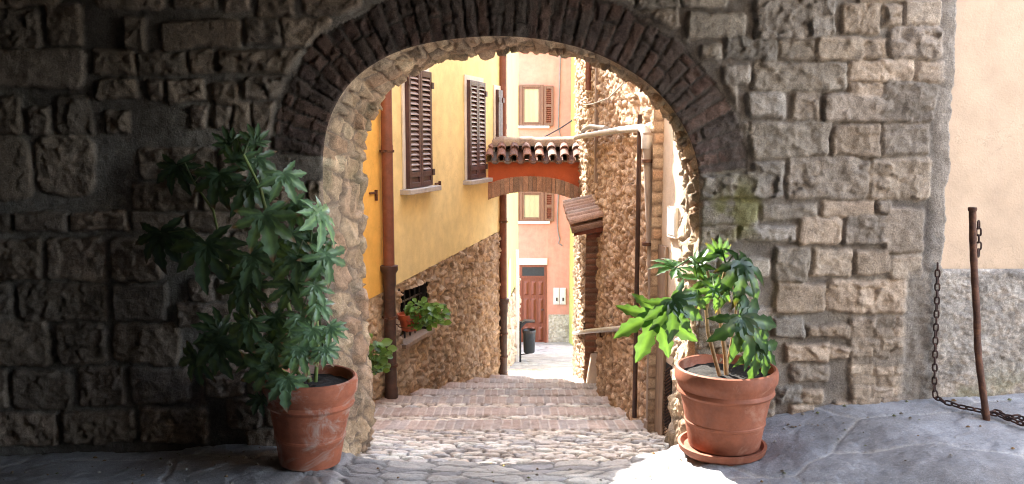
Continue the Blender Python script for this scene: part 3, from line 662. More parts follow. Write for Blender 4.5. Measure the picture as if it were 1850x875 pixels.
# drainpipes
def pipe(parent, fr, x, ytop, yj, ybot, r, off=.10, ztop=None):
    s, zb = P0(fr, x, ybot, off); zj = P0(fr, x, yj, off)[1]; zt = ztop
    mb = MB(); mb.tube([fr.w(s, off, zj), fr.w(s, off, zt)], r, 18)
    for z in np.arange(zj+1.0, zt, 1.15): mb.tube([fr.w(s, off, z), fr.w(s, off, z+.06)], r*1.08, 18)
    up = mb.build('drainpipe', M['pipe'], parent, smooth=True)
    mb = MB(); r2 = r*1.06; mb.tube([fr.w(s, off, zb-.06), fr.w(s, off, zb+.06), fr.w(s, off, zb+.07), fr.w(s, off, zj-.16), fr.w(s, off, zj-.12), fr.w(s, off, zj-.03), fr.w(s, off, zj), fr.w(s, off, zj+.04), fr.w(s, off, zj+.045)], [r2*1.15, r2*1.15, r2, r2, r2*1.15, r2*1.15, r2*1.5, r2*1.5, r*1.02], 18)
    mb.build('cast_shoe', M['iron'], up, smooth=True)
    for z in (zb+.25, zj-.42, zj+1.0):
        if z > zt: continue
        mb = MB(); mb.tube([fr.w(s, off, z), fr.w(s, off, z+.022)], r2*1.18, 18); mb.box(s-.012, s+.012, 0, off, z, z+.02, fr); mb.box(s-r2*1.9, s, off-.01, off+.01, z+.003, z+.018, fr); mb.build('pipe_bracket', M['rust'], up)
    return s, zb
ps, pzb = pipe(yel, LW, 707, 0, 487, 713, .048, ztop=3.5)
pe, _ = pipe(yel, LW, 909, 0, 545, 680, .05, off=.06, ztop=4.6)
# mortar haunch at the pipe foot
mb = MB(); c = LW.w(ps, .08, gz(7.3)-.08)
mb.lathe(c, [(.0, .13), (.07, .12), (.11, .06), (.22, -.02), (.3, -.1)], 20); mb.build('mortar_haunch', M['white_pl'], yel, smooth=True)

# cream house further down
CW = Frame((-.235, 10.9), (.275, 6.1))
cr = thing('cream_house', CW.w(0, 0, gz(11)), 'pale yellow house with arched niche and stone base beyond the yellow house', 'house')
cs1 = P0(CW, 936, 500)[0]
cb = [P0(CW, 907, 560), P0(CW, 932, 515)]
def cbz(s): return float(np.interp(s, [cb[0][0], cb[1][0]], [cb[0][1], cb[1][1]]))
wallpoly(CW, 1.65, cs1, 3.6, -.45, .0, cbz).build('plaster_wall', M['cream'], cr)
mb = MB(); mb.box(1.66, cs1-.01, -.44, -.03, -4.2, -.2, CW); mb.build('house_body', M['cream'], cr)
rubble('stone_base', CW, 1.65, cs1, lambda s: gz(10.9+s)-.3, lambda s: cbz(s)-.004, cr, seed=61, res=.022, cell=(.22, .14))
ns, nz0 = P0(CW, 917, 560); n2s = P0(CW, 922, 560)[0]; nzt = P0(CW, 919, 468)[1]
mb = MB()
pts = [(ns, nz0), (n2s, nz0)]+[((ns+n2s)/2+(n2s-ns)/2*math.cos(a), nzt-.25+.25*math.sin(a)) for a in np.linspace(0, math.pi, 12)]
mb.add([CW.w(s, .012, z) for s, z in pts], [tuple(range(len(pts)))]); mb.build('niche', M['yellow'], cr)
# slim pale board / post at its far corner
q = at(934.5, 655, 16.6); mb = MB(); zt = zat(452, 16.6)
mb.box(q.x-.035, q.x+.03, 16.58, 16.66, q.z-.1, zt); mb.box(q.x-.045, q.x-.037, 16.6, 16.64, q.z-.1, zt-.1)
o = mb.build('corner_post', M['meter'], base=(q.x, 16.6, q.z-.1), bevel=.004); fin(o, 'slim pale grey square post standing left of the brown wooden door', 'post')

# ============================================================ FAR PINK HOUSE
YK = 24.0
PK = Frame((0, YK), (1, 0)); pk = thing('pink_house', (1, YK, gz(YK)), 'salmon pink house with wooden windows and a panelled door at the end of the lane', 'house')
def pz(x, y, Y=YK): q = at(x, y, Y); return q.x, q.z
mb = MB(); mb.box(-6, pz(1037, 400)[0], YK, YK+5, gz(24)-.4, 5.6); mb.build('plaster_wall', M['pink'], pk)
x0, z1 = pz(991, 568); x1 = pz(1040, 568)[0]
dx = np.arange(x0, x1, .02); dz = np.arange(gz(24)-.3, z1, .02); X, Z = np.meshgrid(dx, dz); f1, f2, idv, _, _ = voro(X*16, Z*22, 5, .9)
hh = .03*(1-np.clip(f1, 0, 1))*(.4+.6*idv)
grid('roughcast_base', np.stack([X, YK-.02-hh, Z], -1), pal(idv, [(.50, .42, .33), (.58, .49, .39), (.44, .37, .29)]), M['rubble'], pk)
def woodwin(xl, xr, yt, yb, sw=17, openleft=True):
    a, zt = pz(xl, yt); b, zb = pz(xr, yb); f = YK
    mb = MB(); t = .085
    mb.box(a-t, a, f-.07, f+.01, zb-t*.6, zt+t*.8); mb.box(b, b+t, f-.07, f+.01, zb-t*.6, zt+t*.8); mb.box(a, b, f-.07, f+.01, zt, zt+t*.8); mb.box(a, b, f-.07, f+.01, zb-t*.6, zb)
    mb.box(a, a+.05, f-.05, f+.01, zb, zt); mb.box(b-.05, b, f-.05, f+.01, zb, zt); mb.box(a+.05, b-.05, f-.05, f+.01, zt-.05, zt); mb.box(a+.05, b-.05, f-.05, f+.01, zb, zb+.05)
    w_ = mb.build('window', M['wood2'], pk, bevel=.008)
    mb = MB(); mb.box(a+.05, b-.05, f-.02, f-.005, zb+.05, zt-.05); mb.build('curtained_pane', M['curtain'], w_)
    mb = MB(); mb.box(a-.22, b+.25, f-.12, f+.01, zb-t*.6-.07, zb-t*.6-.003); mb.build('sill', M['trim'], w_, bevel=.01)
    for sgn, e in ((1, b+t), (-1, a-t)):
        wd = sw/F*24.8*(1 if sgn > 0 else .7); c0, c1 = (e+.02, e+wd) if sgn > 0 else (e-wd, e-.02)
        mb = MB(); y0, y1 = f-.075, f-.03; q = .06
        mb.box(c0, c0+q, y0, y1, zb-.06, zt+.04); mb.box(c1-q, c1, y0, y1, zb-.06, zt+.04)
        for z in (zb-.06, (zb+zt)/2-.04, zt-.04): mb.box(c0+q, c1-q, y0, y1, z, z+.08)
        sh = mb.build('shutter', M['wood2'], w_, bevel=.004)
        mb = MB(); z = zb+.03
        while z < zt-.06:
            mb.hexa([(c0+q, y0+.004, z), (c1-q, y0+.004, z), (c1-q, y1, z+.03), (c0+q, y1, z+.03), (c0+q, y0+.004, z+.012), (c1-q, y0+.004, z+.012), (c1-q, y1, z+.042), (c0+q, y1, z+.042)]); z += .055
        mb.build('louvres', M['wood'], sh)
woodwin(944, 976, 158, 224); woodwin(944, 977, 349, 396); woodwin(946, 979, 30, 84)
# door
a, zt = pz(939, 479); b, zb = pz(987, 621); f = YK
mb = MB(); mb.box(a-.12, b+.02, f-.05, f+.01, zt+.005, zt+.19); mb.build('lintel', M['white_pl'], pk, bevel=.01)
mb = MB(); mb.box(a-.1, b+.1, f-.28, f, zb-.25, zb-.02); mb.build('doorstep', M['slab'], pk, bevel=.015)
mb = MB(); mb.box(a, a+.07, f-.03, f+.01, zb, zt); mb.box(b-.07, b, f-.03, f+.01, zb, zt); mb.box(a+.07, b-.07, f-.03, f+.01, zt-.06, zt); mb.box(a+.07, b-.07, f-.03, f+.01, zt-.37, zt-.31)
mb.box(a+.07, b-.07, f-.012, f+.01, zb, zt-.37)
dr = mb.build('door', M['wood'], pk, bevel=.006)
mb = MB(); mb.box(a+.07, b-.07, f-.010, f+.01, zt-.31, zt-.06); mb.build('transom_pane', M['black'], dr)
cwid = (b-a-.14)/3; rows = [(.03, .27), (.30, .70), (.73, .96)]; hD = zt-.37-zb
for i in range(3):
    for r0, r1 in rows:
        u0 = a+.07+cwid*i+.05; u1 = u0+cwid-.08; v0 = zb+hD*r0+.02; v1 = zb+hD*r1-.02
        mb = MB()
        mb.add([(u0, f-.013, v0), (u1, f-.013, v0), (u1, f-.013, v1), (u0, f-.013, v1), (u0+.05, f-.045, v0+.05), (u1-.05, f-.045, v0+.05), (u1-.05, f-.045, v1-.05), (u0+.05, f-.045, v1-.05)], [(0, 1, 5, 4), (1, 2, 6, 5), (2, 3, 7, 6), (3, 0, 4, 7), (4, 5, 6, 7)])
        mb.build('door_panel', M['wood'], dr)
mb = MB(); mb.lathe((b-.12, f-.06, zb+1.0), [(0, -.03), (.03, -.02), (.035, 0), (.03, .02), (0, .03)], 12); mb.build('door_knob', M['iron'], dr, smooth=True)
for x0, x1 in ((1000, 1010.5), (1011.5, 1022)):
    a, zt = pz(x0, 520); b, zb = pz(x1, 550); mb = MB(); mb.box(a, b, f-.045, f, zb, zt); mb.box(a+.02, b-.02, f-.055, f-.045, zb+(zt-zb)*.58, zt-.03); mb.box(a+.02, b-.02, f-.055, f-.045, zb+.03, zb+(zt-zb)*.52)
    bx_ = mb.build('meter_box', M['meter'], pk, bevel=.006)
    mb = MB(); mx = (a+b)/2; mb.box(mx-.015, mx+.03, f-.065, f-.055, zb+(zt-zb)*.22, zb+(zt-zb)*.42); mb.build('lock_tab', M['iron'], bx_)
# cables and brown pipe on the pink house
def curve(mb, pts, r, Y0, n=8):
    c, _ = crom([(p[0], p[1]) for p in pts], 40); P_ = [at(x, y, Y0) for x, y in c]; mb.tube(P_, r, n)
mb = MB(); curve(mb, [(1014, 60), (1011, 150), (1009, 230), (1013, 260), (1007, 400), (1012, 436), (1008, 440), (1016, 444)], .018, YK-.03, 6); mb.build('wall_cable', M['moss'], pk)
mb = MB(); curve(mb, [(975, 252), (1012, 232), (1048, 208)], .02, YK-.6, 6); o = mb.build('overhead_cable', M['steel'], base=at(975, 252, YK-.6)); fin(o, 'thin dark cable strung diagonally below the upper window of the pink house', 'cable')
mb = MB(); p = at(1034, 492, YK-.08); mb.tube([p, (p.x, p.y, 5.3)], .055, 12); mb.build('drainpipe', M['pipe'], pk, smooth=True)
# lime green house strip
lm = thing('lime_house', (2, 22.5, gz(22.5)), 'narrow strip of lime green house wall at the right end of the lane', 'house')
mb = MB(); mb.box(at(1038.5, 300, 22.3).x, 8, 22.3, 28, -5, 5.5); mb.build('plaster_wall', M['lime'], lm)
p = at(1040, 600, 22.2); mb = MB(); mb.tube([(p.x+.02, 22.22, -4), (p.x+.02, 22.22, 5.3)], .04, 12); mb.build('drainpipe', M['zinc'], lm, smooth=True)

# street bin
bn = thing('litter_bin', at(940, 656, 16.9), 'small black cylindrical litter bin on a post in front of the brown door', 'litter bin')
q = at(940, 656, 16.9); mb = MB(); zt = zat(581, 16.9); mb.box(q.x-.02, q.x+.02, 16.87, 16.93, q.z-.15, zt)
mb.tube([(q.x, 16.9, zat(641, 16.9)), (q.x+.16, 16.9, zat(639, 16.9)), (q.x+.2, 16.9, zat(634, 16.9))], .012, 8); mb.build('post', M['black'], bn)
c = at(956, 637, 16.9); h_ = zat(597, 16.9)-c.z; rb = .128
mb = MB(); mb.lathe(c, [(0, 0), (rb*.8, 0), (rb*.88, .02), (rb, h_), (rb*1.03, h_), (rb*.95, h_-.02), (rb*.8, .05)], 32); mb.build('bucket', M['black'], bn, smooth=True)
mb = MB(); 
for i in range(3): mb.lathe((c.x, c.y, c.z+h_-.0), [(rb*(1.03+.03*i), -.05+.02*i), (rb*(1.06-.02*i), .005+.004*i)], 21)
mb.build('bin_liner', M['steel'], bn)
a0 = at(941, 592, 16.9); a1 = at(966, 581, 16.9); mb = MB()
pts = [(a0.x, a0.z), (a0.x+(a1.x-a0.x)*.4, a1.z-.01), (a1.x, a1.z), (a1.x, a1.z+.015), (a0.x+(a1.x-a0.x)*.3, a1.z+.03), (a0.x-.01, a0.z+.09)]
mb.prism(pts, 16.8, 17.0); mb.build('lid', M['black'], bn, bevel=.004)

# ============================================================ TILED BRIDGE ARCH
YBR = 10.15
br = thing('bridge_arch', (.25, YBR, zat(370, YBR)), 'terracotta red arch with barrel tile coping spanning the lane', 'arch')
def b2(x, y): q = at(x, y, YBR); return (q.x, q.z)
outer, _ = crom([b2(866, 342), b2(885, 331), b2(915, 322), b2(955, 318.5), b2(1000, 322), b2(1035, 333), b2(1060, 348)], 60)
inner, _ = crom([b2(866, 369), b2(885, 360), b2(915, 351), b2(955, 346.5), b2(1000, 350), b2(1035, 360), b2(1060, 373)], 60)
zt = zat(291, YBR); TH = .42
mb = MB()
for i in range(59):
    (xa, za), (xb, zb) = outer[i], outer[i+1]
    mb.hexa([(xa, YBR, za-.01), (xb, YBR, zb-.01), (xb, YBR+TH, zb-.01), (xa, YBR+TH, za-.01), (xa, YBR, zt), (xb, YBR, zt), (xb, YBR+TH, zt), (xa, YBR+TH, zt)])
mb.build('red_wall', M['red'], br)
mb = MB(); rnd = random.Random(3); nb = 24
for i in range(nb):
    k0 = int(i*59/nb); k1 = int((i+1)*59/nb); c0, c1 = outer[k0], outer[k1]; d0, d1 = inner[k0], inner[k1]; g_ = .06
    l = lambda p, q, t: (p[0]+(q[0]-p[0])*t, p[1]+(q[1]-p[1])*t)
    pr_ = .012+rnd.random()*.008; k = rnd.uniform(.85, 1.12); mb.col = (.50*k, .30*k, .20*k) if rnd.random() < .7 else (.42*k, .28*k, .20*k)
    A, Bq, Cq, Dq = l(d0, d1, g_), l(d0, d1, 1-g_), l(c0, c1, 1-g_), l(c0, c1, g_)
    mb.hexa([(A[0], YBR-pr_, A[1]), (Bq[0], YBR-pr_, Bq[1]), (Bq[0], YBR+TH, Bq[1]), (A[0], YBR+TH, A[1]), (Dq[0], YBR-pr_, Dq[1]), (Cq[0], YBR-pr_, Cq[1]), (Cq[0], YBR+TH, Cq[1]), (Dq[0], YBR+TH, Dq[1])])
mb.col = (.33, .24, .18)
for i in range(59):
    (xa, za), (xb, zb), (xc, zc), (xd, zd) = inner[i], inner[i+1], outer[i+1], outer[i]
    mb.hexa([(xa, YBR-.004, za+.004), (xb, YBR-.004, zb+.004), (xb, YBR+TH-.01, zb+.004), (xa, YBR+TH-.01, za+.004), (xd, YBR-.004, zd-.012), (xc, YBR-.004, zc-.012), (xc, YBR+TH-.01, zc-.012), (xd, YBR+TH-.01, zd-.012)])
mb.build('brick_arch', M['attr'], br, colors=True)
def barrel(mb, a, b, r0, r1, up, n=10, th=.014, convex=True):   # half-round clay tile from a (eave) to b (ridge)
    a, b = Vector(a), Vector(b); t = (b-a).normalized(); s = t.cross(Vector(up)).normalized(); u = s.cross(t)
    vs = []
    for p, r in ((a, r0), (b, r1)):
        for rr_ in (r, r-th):
            for k in range(n+1):
                an = math.pi*k/n; d = s*math.cos(an)*rr_+u*math.sin(an)*rr_*(1 if convex else -1); vs.append(p+d)
    N = n+1; fs = []
    for k in range(n):
        fs += [(k, k+1, 2*N+k+1, 2*N+k), (N+k, 3*N+k, 3*N+k+1, N+k+1), (k, N+k, N+k+1, k+1), (2*N+k, 2*N+k+1, 3*N+k+1, 3*N+k)]
    fs += [(0, 2*N, 3*N, N), (n, N+n, 3*N+n, 2*N+n)]
    mb.add(vs, fs)
tcol = [(.27, .14, .105), (.22, .13, .105), (.31, .165, .12), (.25, .19, .16), (.20, .11, .085), (.29, .20, .15)]
mb = MB(); xl, xr = b2(872, 280)[0], b2(1054, 280)[0]; nT = 8; pit = (xr-xl)/nT
ez = zat(289, YBR-.12); rz = zat(262, YBR+.1)
for i in range(nT+1):
    x = xl+pit*i
    mb.col = rnd.choice(tcol); barrel(mb, (x, YBR-.10, ez-.005), (x, YBR+.25, rz-.03), pit*.36, pit*.30, (0, 0, 1), convex=False)
for i in range(nT):
    x = xl+pit*(i+.5); dx_ = rnd.uniform(-.008, .008)
    mb.col = rnd.choice(tcol); barrel(mb, (x+dx_, YBR-.12, ez+.022+rnd.uniform(-.004, .006)), (x, YBR+.12, (ez+rz)/2+.05), pit*.37, pit*.30, (0, 0, 1))
    mb.col = rnd.choice(tcol); barrel(mb, (x-dx_, YBR+.02, (ez+rz)/2+.03), (x, YBR+.30, rz+.03), pit*.36, pit*.30, (0, 0, 1))
mb.build('roof_tiles', M['attr'], br, colors=True)
mb = MB(); mb.box(xl-.05, xr+.05, YBR-.06, YBR+TH+.05, zt+.003, ez-.03); mb.build('eaves_board', M['greywood'], br)
gxs = np.linspace(xl-.02, xr+.03, 90); prof = [(YBR+.14, rz-.02), (YBR+.15, rz+.055), (YBR+.24, rz+.10), (YBR+.36, rz+.09), (YBR+.45, rz+.02), (YBR+.46, zt)]
Pp = np.array([[(x, y, z+.035*(fbm(np.array([x*6.+j]), np.array([j*1.]), 4)[0]-.5)+(0 if j < 5 else 0)) for x in gxs] for j, (y, z) in enumerate(prof)])
Cg = pal(h2((Pp[..., 0]*11).astype(int), (Pp[..., 0]*0).astype(int), 2), [(.40, .30, .22), (.34, .25, .19), (.45, .35, .25)])
grid('ridge_slabs', Pp, Cg, M['rubble'], br)

# ============================================================ RIGHT STONE HOUSE
rh = thing('stone_house', (1.2, 7.5, gz(7.5)), 'tall rubble stone house along the right side of the steps', 'house')
RWp = [(.955, 5.55), (.845, 8.0), (.835, 10.9)]
def RWx(Y): return np.interp(Y, [p[1] for p in RWp], [p[0] for p in RWp])
D0, D1 = 8.0, 9.25; dtop = zat(412, 8.0)
def rw_at(px):                                  # distance Y where image column px meets the right wall
    lo_, hi_ = 5.4, 11.
    for _ in range(40):
        m_ = (lo_+hi_)/2
        if (px-925)/F*(C7*m_+S7*2.2) > RWx(m_): hi_ = m_
        else: lo_ = m_
    return m_
res = .014
Yg = np.arange(5.44, 10.9, res); Zg = np.arange(-1.6, 3.4, res); YY, ZZ = np.meshgrid(Yg, Zg)
ws = YY+.03*(fbm(YY*7, ZZ*7, 1)-.5)*2; wz = ZZ+.03*(fbm(YY*7, ZZ*7, 2)-.5)*2
rowi = np.floor(wz/.065); f1, f2, idv, _, _ = voro(ws/.12+h2(rowi, rowi*0, 3)*.6, wz/.065, 71, .8)
r1 = fbm(YY*26, ZZ*26, 75, 5); rg = 1-np.abs(2*fbm(YY*12, ZZ*14, 76)-1); m_ = ss(f2-f1, .03, .25)
h = m_*(.006+.022*idv)+m_*facet(ws, wz, 8, 13, 4, .36)+.010*(rg-.5)*m_+.014*r1+.03*fbm(YY*1.5, ZZ*1.5, 78)
c = pal(h2((idv*1e5).astype(int), (idv*0).astype(int), 3), [(.60, .43, .29), (.52, .36, .24), (.66, .49, .34), (.45, .31, .21), (.62, .46, .32), (.56, .40, .27)])*(.7+.6*r1[..., None])
c = mix(np.array([.28, .18, .115])*np.ones(c.shape), c, .2+.8*m_)
inD = (YY > D0) & (YY < D1) & (ZZ < dtop+.02*fbm(YY*9, ZZ, 5)); k = ~inD & (ZZ > np.vectorize(gz)(YY)-.3)
kk = k[:-1, :-1] & k[1:, :-1] & k[:-1, 1:] & k[1:, 1:]
grid('stone_wall', np.stack([RWx(YY)-h, YY, ZZ], -1), c, M['rubble'], rh, keep=kk, flip=True)
mb = MB(); mb.box(1.5, 5.5, 5.6, 10.9, -2, 4.0); mb.box(1.02, 1.52, 5.5, D0-.02, -2, 3.9); mb.box(.9, 1.52, D1+.02, 10.88, -2, 3.9); mb.box(.93, 1.52, D0-.03, D1+.03, dtop+.03, 3.9); mb.build('house_body', M['white_pl'], rh)
# door recess: brick reveals and dark door
def brickface(name, P00, du, dv, nu, nv, parent, bl=.24, bh=.065, n=(0, -1, 0), seed=1, pl=None):
    U = np.linspace(0, nu, max(3, int(nu/.012))); V = np.linspace(0, nv, max(3, int(nv/.012))); UU, VV = np.meshgrid(U, V)
    ro = np.floor(VV/bh); uu = UU/bl+.5*(ro % 2); e = np.minimum(np.minimum(uu-np.floor(uu), 1-(uu-np.floor(uu)))*bl, np.minimum(VV/bh-ro, 1-(VV/bh-ro))*bh)
    b_ = ss(e, .004, .012); idd = h2(np.floor(uu), ro, seed); hgt = .010*b_+.006*fbm(UU*20, VV*20, 3)
    c = mix(np.array([.30, .21, .15])*np.ones(UU.shape+(3,)), pal(idd, pl or [(.36, .17, .10), (.30, .14, .085), (.40, .20, .12), (.27, .14, .09)]), b_)
    P_ = np.array(P00)+UU[..., None]*np.array(du)+VV[..., None]*np.array(dv)+hgt[..., None]*np.array(n)
    return grid(name, P_, c, M['rubble'], parent)
brickface('door_reveal', (.80, D1, gz(D1)-.3), (1, 0, 0), (0, 0, 1), .55, dtop-gz(D1)+.35, rh)
mb = MB(); mb.box(1.28, 1.34, D0-.01, D1-.012, gz(D1)-.3, dtop+.02)
dd = mb.build('door', M['wood'], rh)
mb = MB()
for i in range(5): mb.box(1.262, 1.279, D0+.02+i*.245, D0+.02+i*.245+.235, gz(D0)-.1, dtop)
mb.build('door_boards', M['wood'], dd)
mb = MB(); mb.box(.86, 1.3, D0-.02, D0-.003, gz(D0)-.2, dtop); mb.box(.87, 1.3, D0, D1, dtop+.03, dtop+.1); mb.build('door_lintel', M['greywood'], rh)
mb = MB(); mb.hexa([(.80, D1-.3, gz(D1)-.1), (1.28, D1-.3, gz(D1)-.1), (1.28, D1-.02, gz(D1)-.1), (.80, D1-.02, gz(D1)-.1), (.86, D1-.12, gz(D1)+.35), (1.28, D1-.12, gz(D1)+.35), (1.28, D1-.02, gz(D1)+.35), (.86, D1-.02, gz(D1)+.35)]); mb.build('door_kerb', M['white_pl'], rh, bevel=.02)
# small tiled canopy over the doorway
cy0, cy1 = 7.72, 8.62; A = at(1024, 388, 8.15)
mb = MB(); xo = A.x; zo = A.z-.01; xi = .86; zo -= .05; zi = zo+.07; ncn = 7
up_ = lambda y: (y-cy0)*.13
lc = [(.42, .27, .20), (.36, .24, .19), (.47, .31, .23), (.38, .29, .24)]
for i in range(ncn+1):
    y_ = cy0+(cy1-cy0)*i/ncn; mb.col = rnd.choice(lc); barrel(mb, (xo+.01, y_, zo-.015+up_(y_)), (xi, y_, zi-.015+up_(y_)), .06, .052, (0, 0, 1), convex=False)
for i in range(ncn):
    y_ = cy0+(cy1-cy0)*(i+.5)/ncn; mb.col = rnd.choice(lc); barrel(mb, (xo-.01*(i % 2), y_, zo+.0+up_(y_)), (xi, y_, zi+.012+up_(y_)), .058, .05, (0, 0, 1))
cn = mb.build('door_canopy', M['attr'], rh, colors=True)
mb = MB(); mb.hexa([(xo+.04, cy0, zo-.095), (xi+.1, cy0, zi-.10), (xi+.1, cy1, zi-.10+.11), (xo+.04, cy1, zo-.095+.11), (xo+.04, cy0, zo-.045), (xi+.1, cy0, zi-.055), (xi+.1, cy1, zi-.055+.11), (xo+.04, cy1, zo-.045+.11)])
for y_ in (cy0+.06, cy1-.12): mb.hexa([(xo+.16, y_, zo-.12), (xi+.1, y_, zi-.17), (xi+.1, y_+.06, zi-.17), (xo+.16, y_+.06, zo-.12), (xo+.16, y_, zo-.097), (xi+.1, y_, zi-.103), (xi+.1, y_+.06, zi-.103), (xo+.16, y_+.06, zo-.097)])
mb.build('canopy_boards', M['wood'], cn)
mb = MB(); mb.hexa([(xi-.03, cy0-.02, zi), (xi+.15, cy0-.02, zi), (xi+.15, cy1, zi+.11), (xi-.03, cy1, zi+.11), (xi-.03, cy0-.02, zi+.06), (xi+.15, cy0-.02, zi+.08), (xi+.15, cy1, zi+.19), (xi-.03, cy1, zi+.17)]); mb.build('mortar_flashing', M['white_pl'], cn, bevel=.02)

# near plaster pier between the stone wall and the archway
XP = Frame((1.045, 4.955), (-.115, .50)); Lp = math.hypot(.115, .5)+.02
px_ = thing('plaster_pier', (1.02, 5.2, -.1), 'pale plastered pier beside the grey downpipe just through the archway', 'wall')
pr2 = []
mb = MB(); mb.box(-.01, Lp+.06, -.02, .35, -.5, 4.6, XP) if False else None
mb = MB(); v = [(1.045, 4.955), (.945, 5.44), (1.5, 5.5), (1.5, 4.955)]
mb.add([(x, y, -.5) for x, y in v]+[(x, y, 4.6) for x, y in v], [(0, 3, 2, 1), (4, 5, 6, 7), (0, 1, 5, 4), (1, 2, 6, 5), (2, 3, 7, 6), (3, 0, 4, 7)]); mb.build('pier_body', M['white_pl'], px_)
XF = Frame((1.045, 4.955), (-.10, .485), flip=True)
def xs_(px): return XF.px(px, 500, .0)[0]
sA, sB = xs_(1207), xs_(1192)
mb = MB(); mb.box(sA, sB, 0, .02, -.25, 1.12, XF); mb.build('timber_jamb', M['greywood'], px_, bevel=.004)
sC = xs_(1219); zg0, zg1 = XF.px(1212, 770)[1]-.03, XF.px(1212, 660)[1]
mb = MB(); mb.box(sC, sA-.005, .001, .006, zg0, zg1, XF); gr = mb.build('cellar_grille', M['dark'], px_)
mb = MB(); 
for i in range(20):
    z = zg0+(zg1-zg0)*i/19; mb.tube([XF.w(sC, .012, z), XF.w(sA-.005, .012, z-.06)], .003, 5)
mb.build('mesh_wires', M['rust'], gr)
s0, z0 = XF.px(1225, 432); s1, z1 = XF.px(1211, 372); mb = MB(); mb.box(s0, s1, 0, .02, z0, z1, XF); nb_ = mb.build('notice_frame', M['trim'], px_, bevel=.003)
mb = MB(); mb.box(s0+.012, s1-.012, .0205, .023, z0+.02, z1-.03, XF); mb.build('notice_sheet', M['paper'], nb_)
brickface('corner_bricks', (.885, 5.425, -.5), (1, 0, 0), (0, 0, 1), .07, 4.1, rh, bl=.2, bh=.075, pl=[(.52, .38, .27), (.58, .44, .32), (.46, .33, .23), (.55, .36, .24)])
# grey downpipe with its horizontal run
dp = thing('grey_downpipe', at(1175, 765, 5.47), 'dusty grey downpipe with a horizontal arm along the right stone wall', 'downpipe')
pa = at(1169, 240, 5.50); pb = at(1175, 764, 5.47)
mb = MB(); mb.tube([(pb.x, pb.y, pb.z-.05), (pb.x, pb.y, pb.z+.9), pa], .031, 20); mb.tube([(pb.x, pb.y, pb.z-.05), (pb.x, pb.y, pb.z+.02)], .045, 20)
m0 = mb.build('vertical_pipe', M['dusty'], dp, smooth=True)
for t in (.3, .62, .9):
    z = pb.z+(pa.z-pb.z)*t; x = pb.x+(pa.x-pb.x)*t; mb = MB(); mb.tube([(x, 5.485, z), (x, 5.485, z+.022)], .041, 18); mb.box(x, x+.06, 5.48, 5.50, z, z+.02); mb.build('bracket', M['rust'], m0)
mb = MB(); pc = at(1062, 246, 8.3); mb.tube([(pa.x, pa.y, pa.z-.10), (pa.x, pa.y, pa.z-.03), (pa.x-.01, pa.y+.03, pa.z+.015), (pa.x-.02, pa.y+.10, pa.z+.03), (pa.x-.05, pa.y+1, pa.z+.025), (pc.x-.05, pc.y, pc.z)], [.036, .036, .033, .027, .024, .024], 18)
mb.tube([(pc.x-.05, pc.y, pc.z), (pc.x-.05, 9.2, pc.z-.02)], .024, 14); mb.build('horizontal_pipe', M['zinc'], dp, smooth=True)
mb = MB(); a = at(1086, 238, 7.3); pts = [(RWx(7.3)-.03, 7.3, a.z-.02), (RWx(7.3)-.09, 7.3, a.z+.03), (RWx(7.8)-.14, 7.9, a.z+.05), (RWx(8.4)-.14, 8.6, a.z+.02), (RWx(8.6)-.10, 9.0, a.z-.03)]
mb.tube(pts, .02, 10); o = mb.build('curved_conduit', M['zinc'], base=pts[0], smooth=True); fin(o, 'short curved metal conduit just above the horizontal arm of the grey pipe', 'conduit')
# dark riser and cables on the stone wall
yv = 5.66; p0 = at(1156, 207, yv); mb = MB(); mb.tube([(p0.x, yv, -.1), (p0.x, yv, p0.z)], .016, 10); o = mb.build('dark_riser', M['iron'], base=(p0.x, yv, -.1), smooth=True); fin(o, 'thin dark iron pipe running up the stone wall left of the grey downpipe', 'pipe')
mb = MB(); pts = [at(1168, 118, 6.2), at(1140, 150, 6.5), at(1105, 178, 7.2), at(1075, 188, 8.2), at(1052, 190, 9.2)]
pts = [Vector((RWx(p.y)-.08, p.y, p.z)) for p in pts]; mb.tube(pts, .007, 6); o = mb.build('pale_cable', M['zinc'], base=pts[0]); fin(o, 'pale cable sagging across the upper part of the right stone wall', 'cable')
yv = 8.1; p0 = at(1069, 330, yv); mb = MB(); mb.box(RWx(yv)-.07, RWx(yv)-.03, yv-.05, yv+.05, zat(330, yv), zat(240, yv)+.9); mb.build('timber_post', M['greywood'], rh)
yv = 8.6; mb = MB(); mb.tube([(RWx(yv)-.09, yv, zat(163, yv)), (RWx(yv)-.09, yv, 3.3)], .03, 10); mb.build('iron_stub_pipe', M['pipe'], rh)
# handrail
hr = thing('handrail', at(1040, 680, 10.2), 'round metal handrail fixed along the right wall of the steps', 'handrail')
a = at(1163, 590, 5.75); b = at(1071, 603, 8.4); c = at(1037, 602.5, 10.4); b = Vector((.76, 8.3, a.z+(c.z-a.z)*(8.3-a.y)/(c.y-a.y)))
mb = MB(); mb.tube([a, b, c], .022, 14); mb.build('rail', M['zinc'], hr, smooth=True)
for y_ in (6.3, 7.6, 9.6):
    t = (y_-a.y)/(c.y-a.y); z = a.z+(c.z-a.z)*t; x = np.interp(y_, [a.y, b.y, c.y], [a.x, b.x, c.x]); mb = MB(); mb.tube([(x, y_, z), (x, y_, z-.06), (RWx(y_)+.02, y_, z-.07)], .009, 8); mb.build('bracket', M['rust'], hr)
mb = MB(); x = c.x+.04; zb = gz(10.3)-.2; mb.tube([(x, 10.33, zb), (x, 10.33, c.z)], .008, 8)
for yy in (625, 643): mb.lathe((x, 10.33, zat(yy, 10.33)), [(0, -.022), (.016, -.016), (.022, 0), (.016, .016), (0, .022)], 12)
mb.build('thin_post', M['iron'], hr, smooth=True)

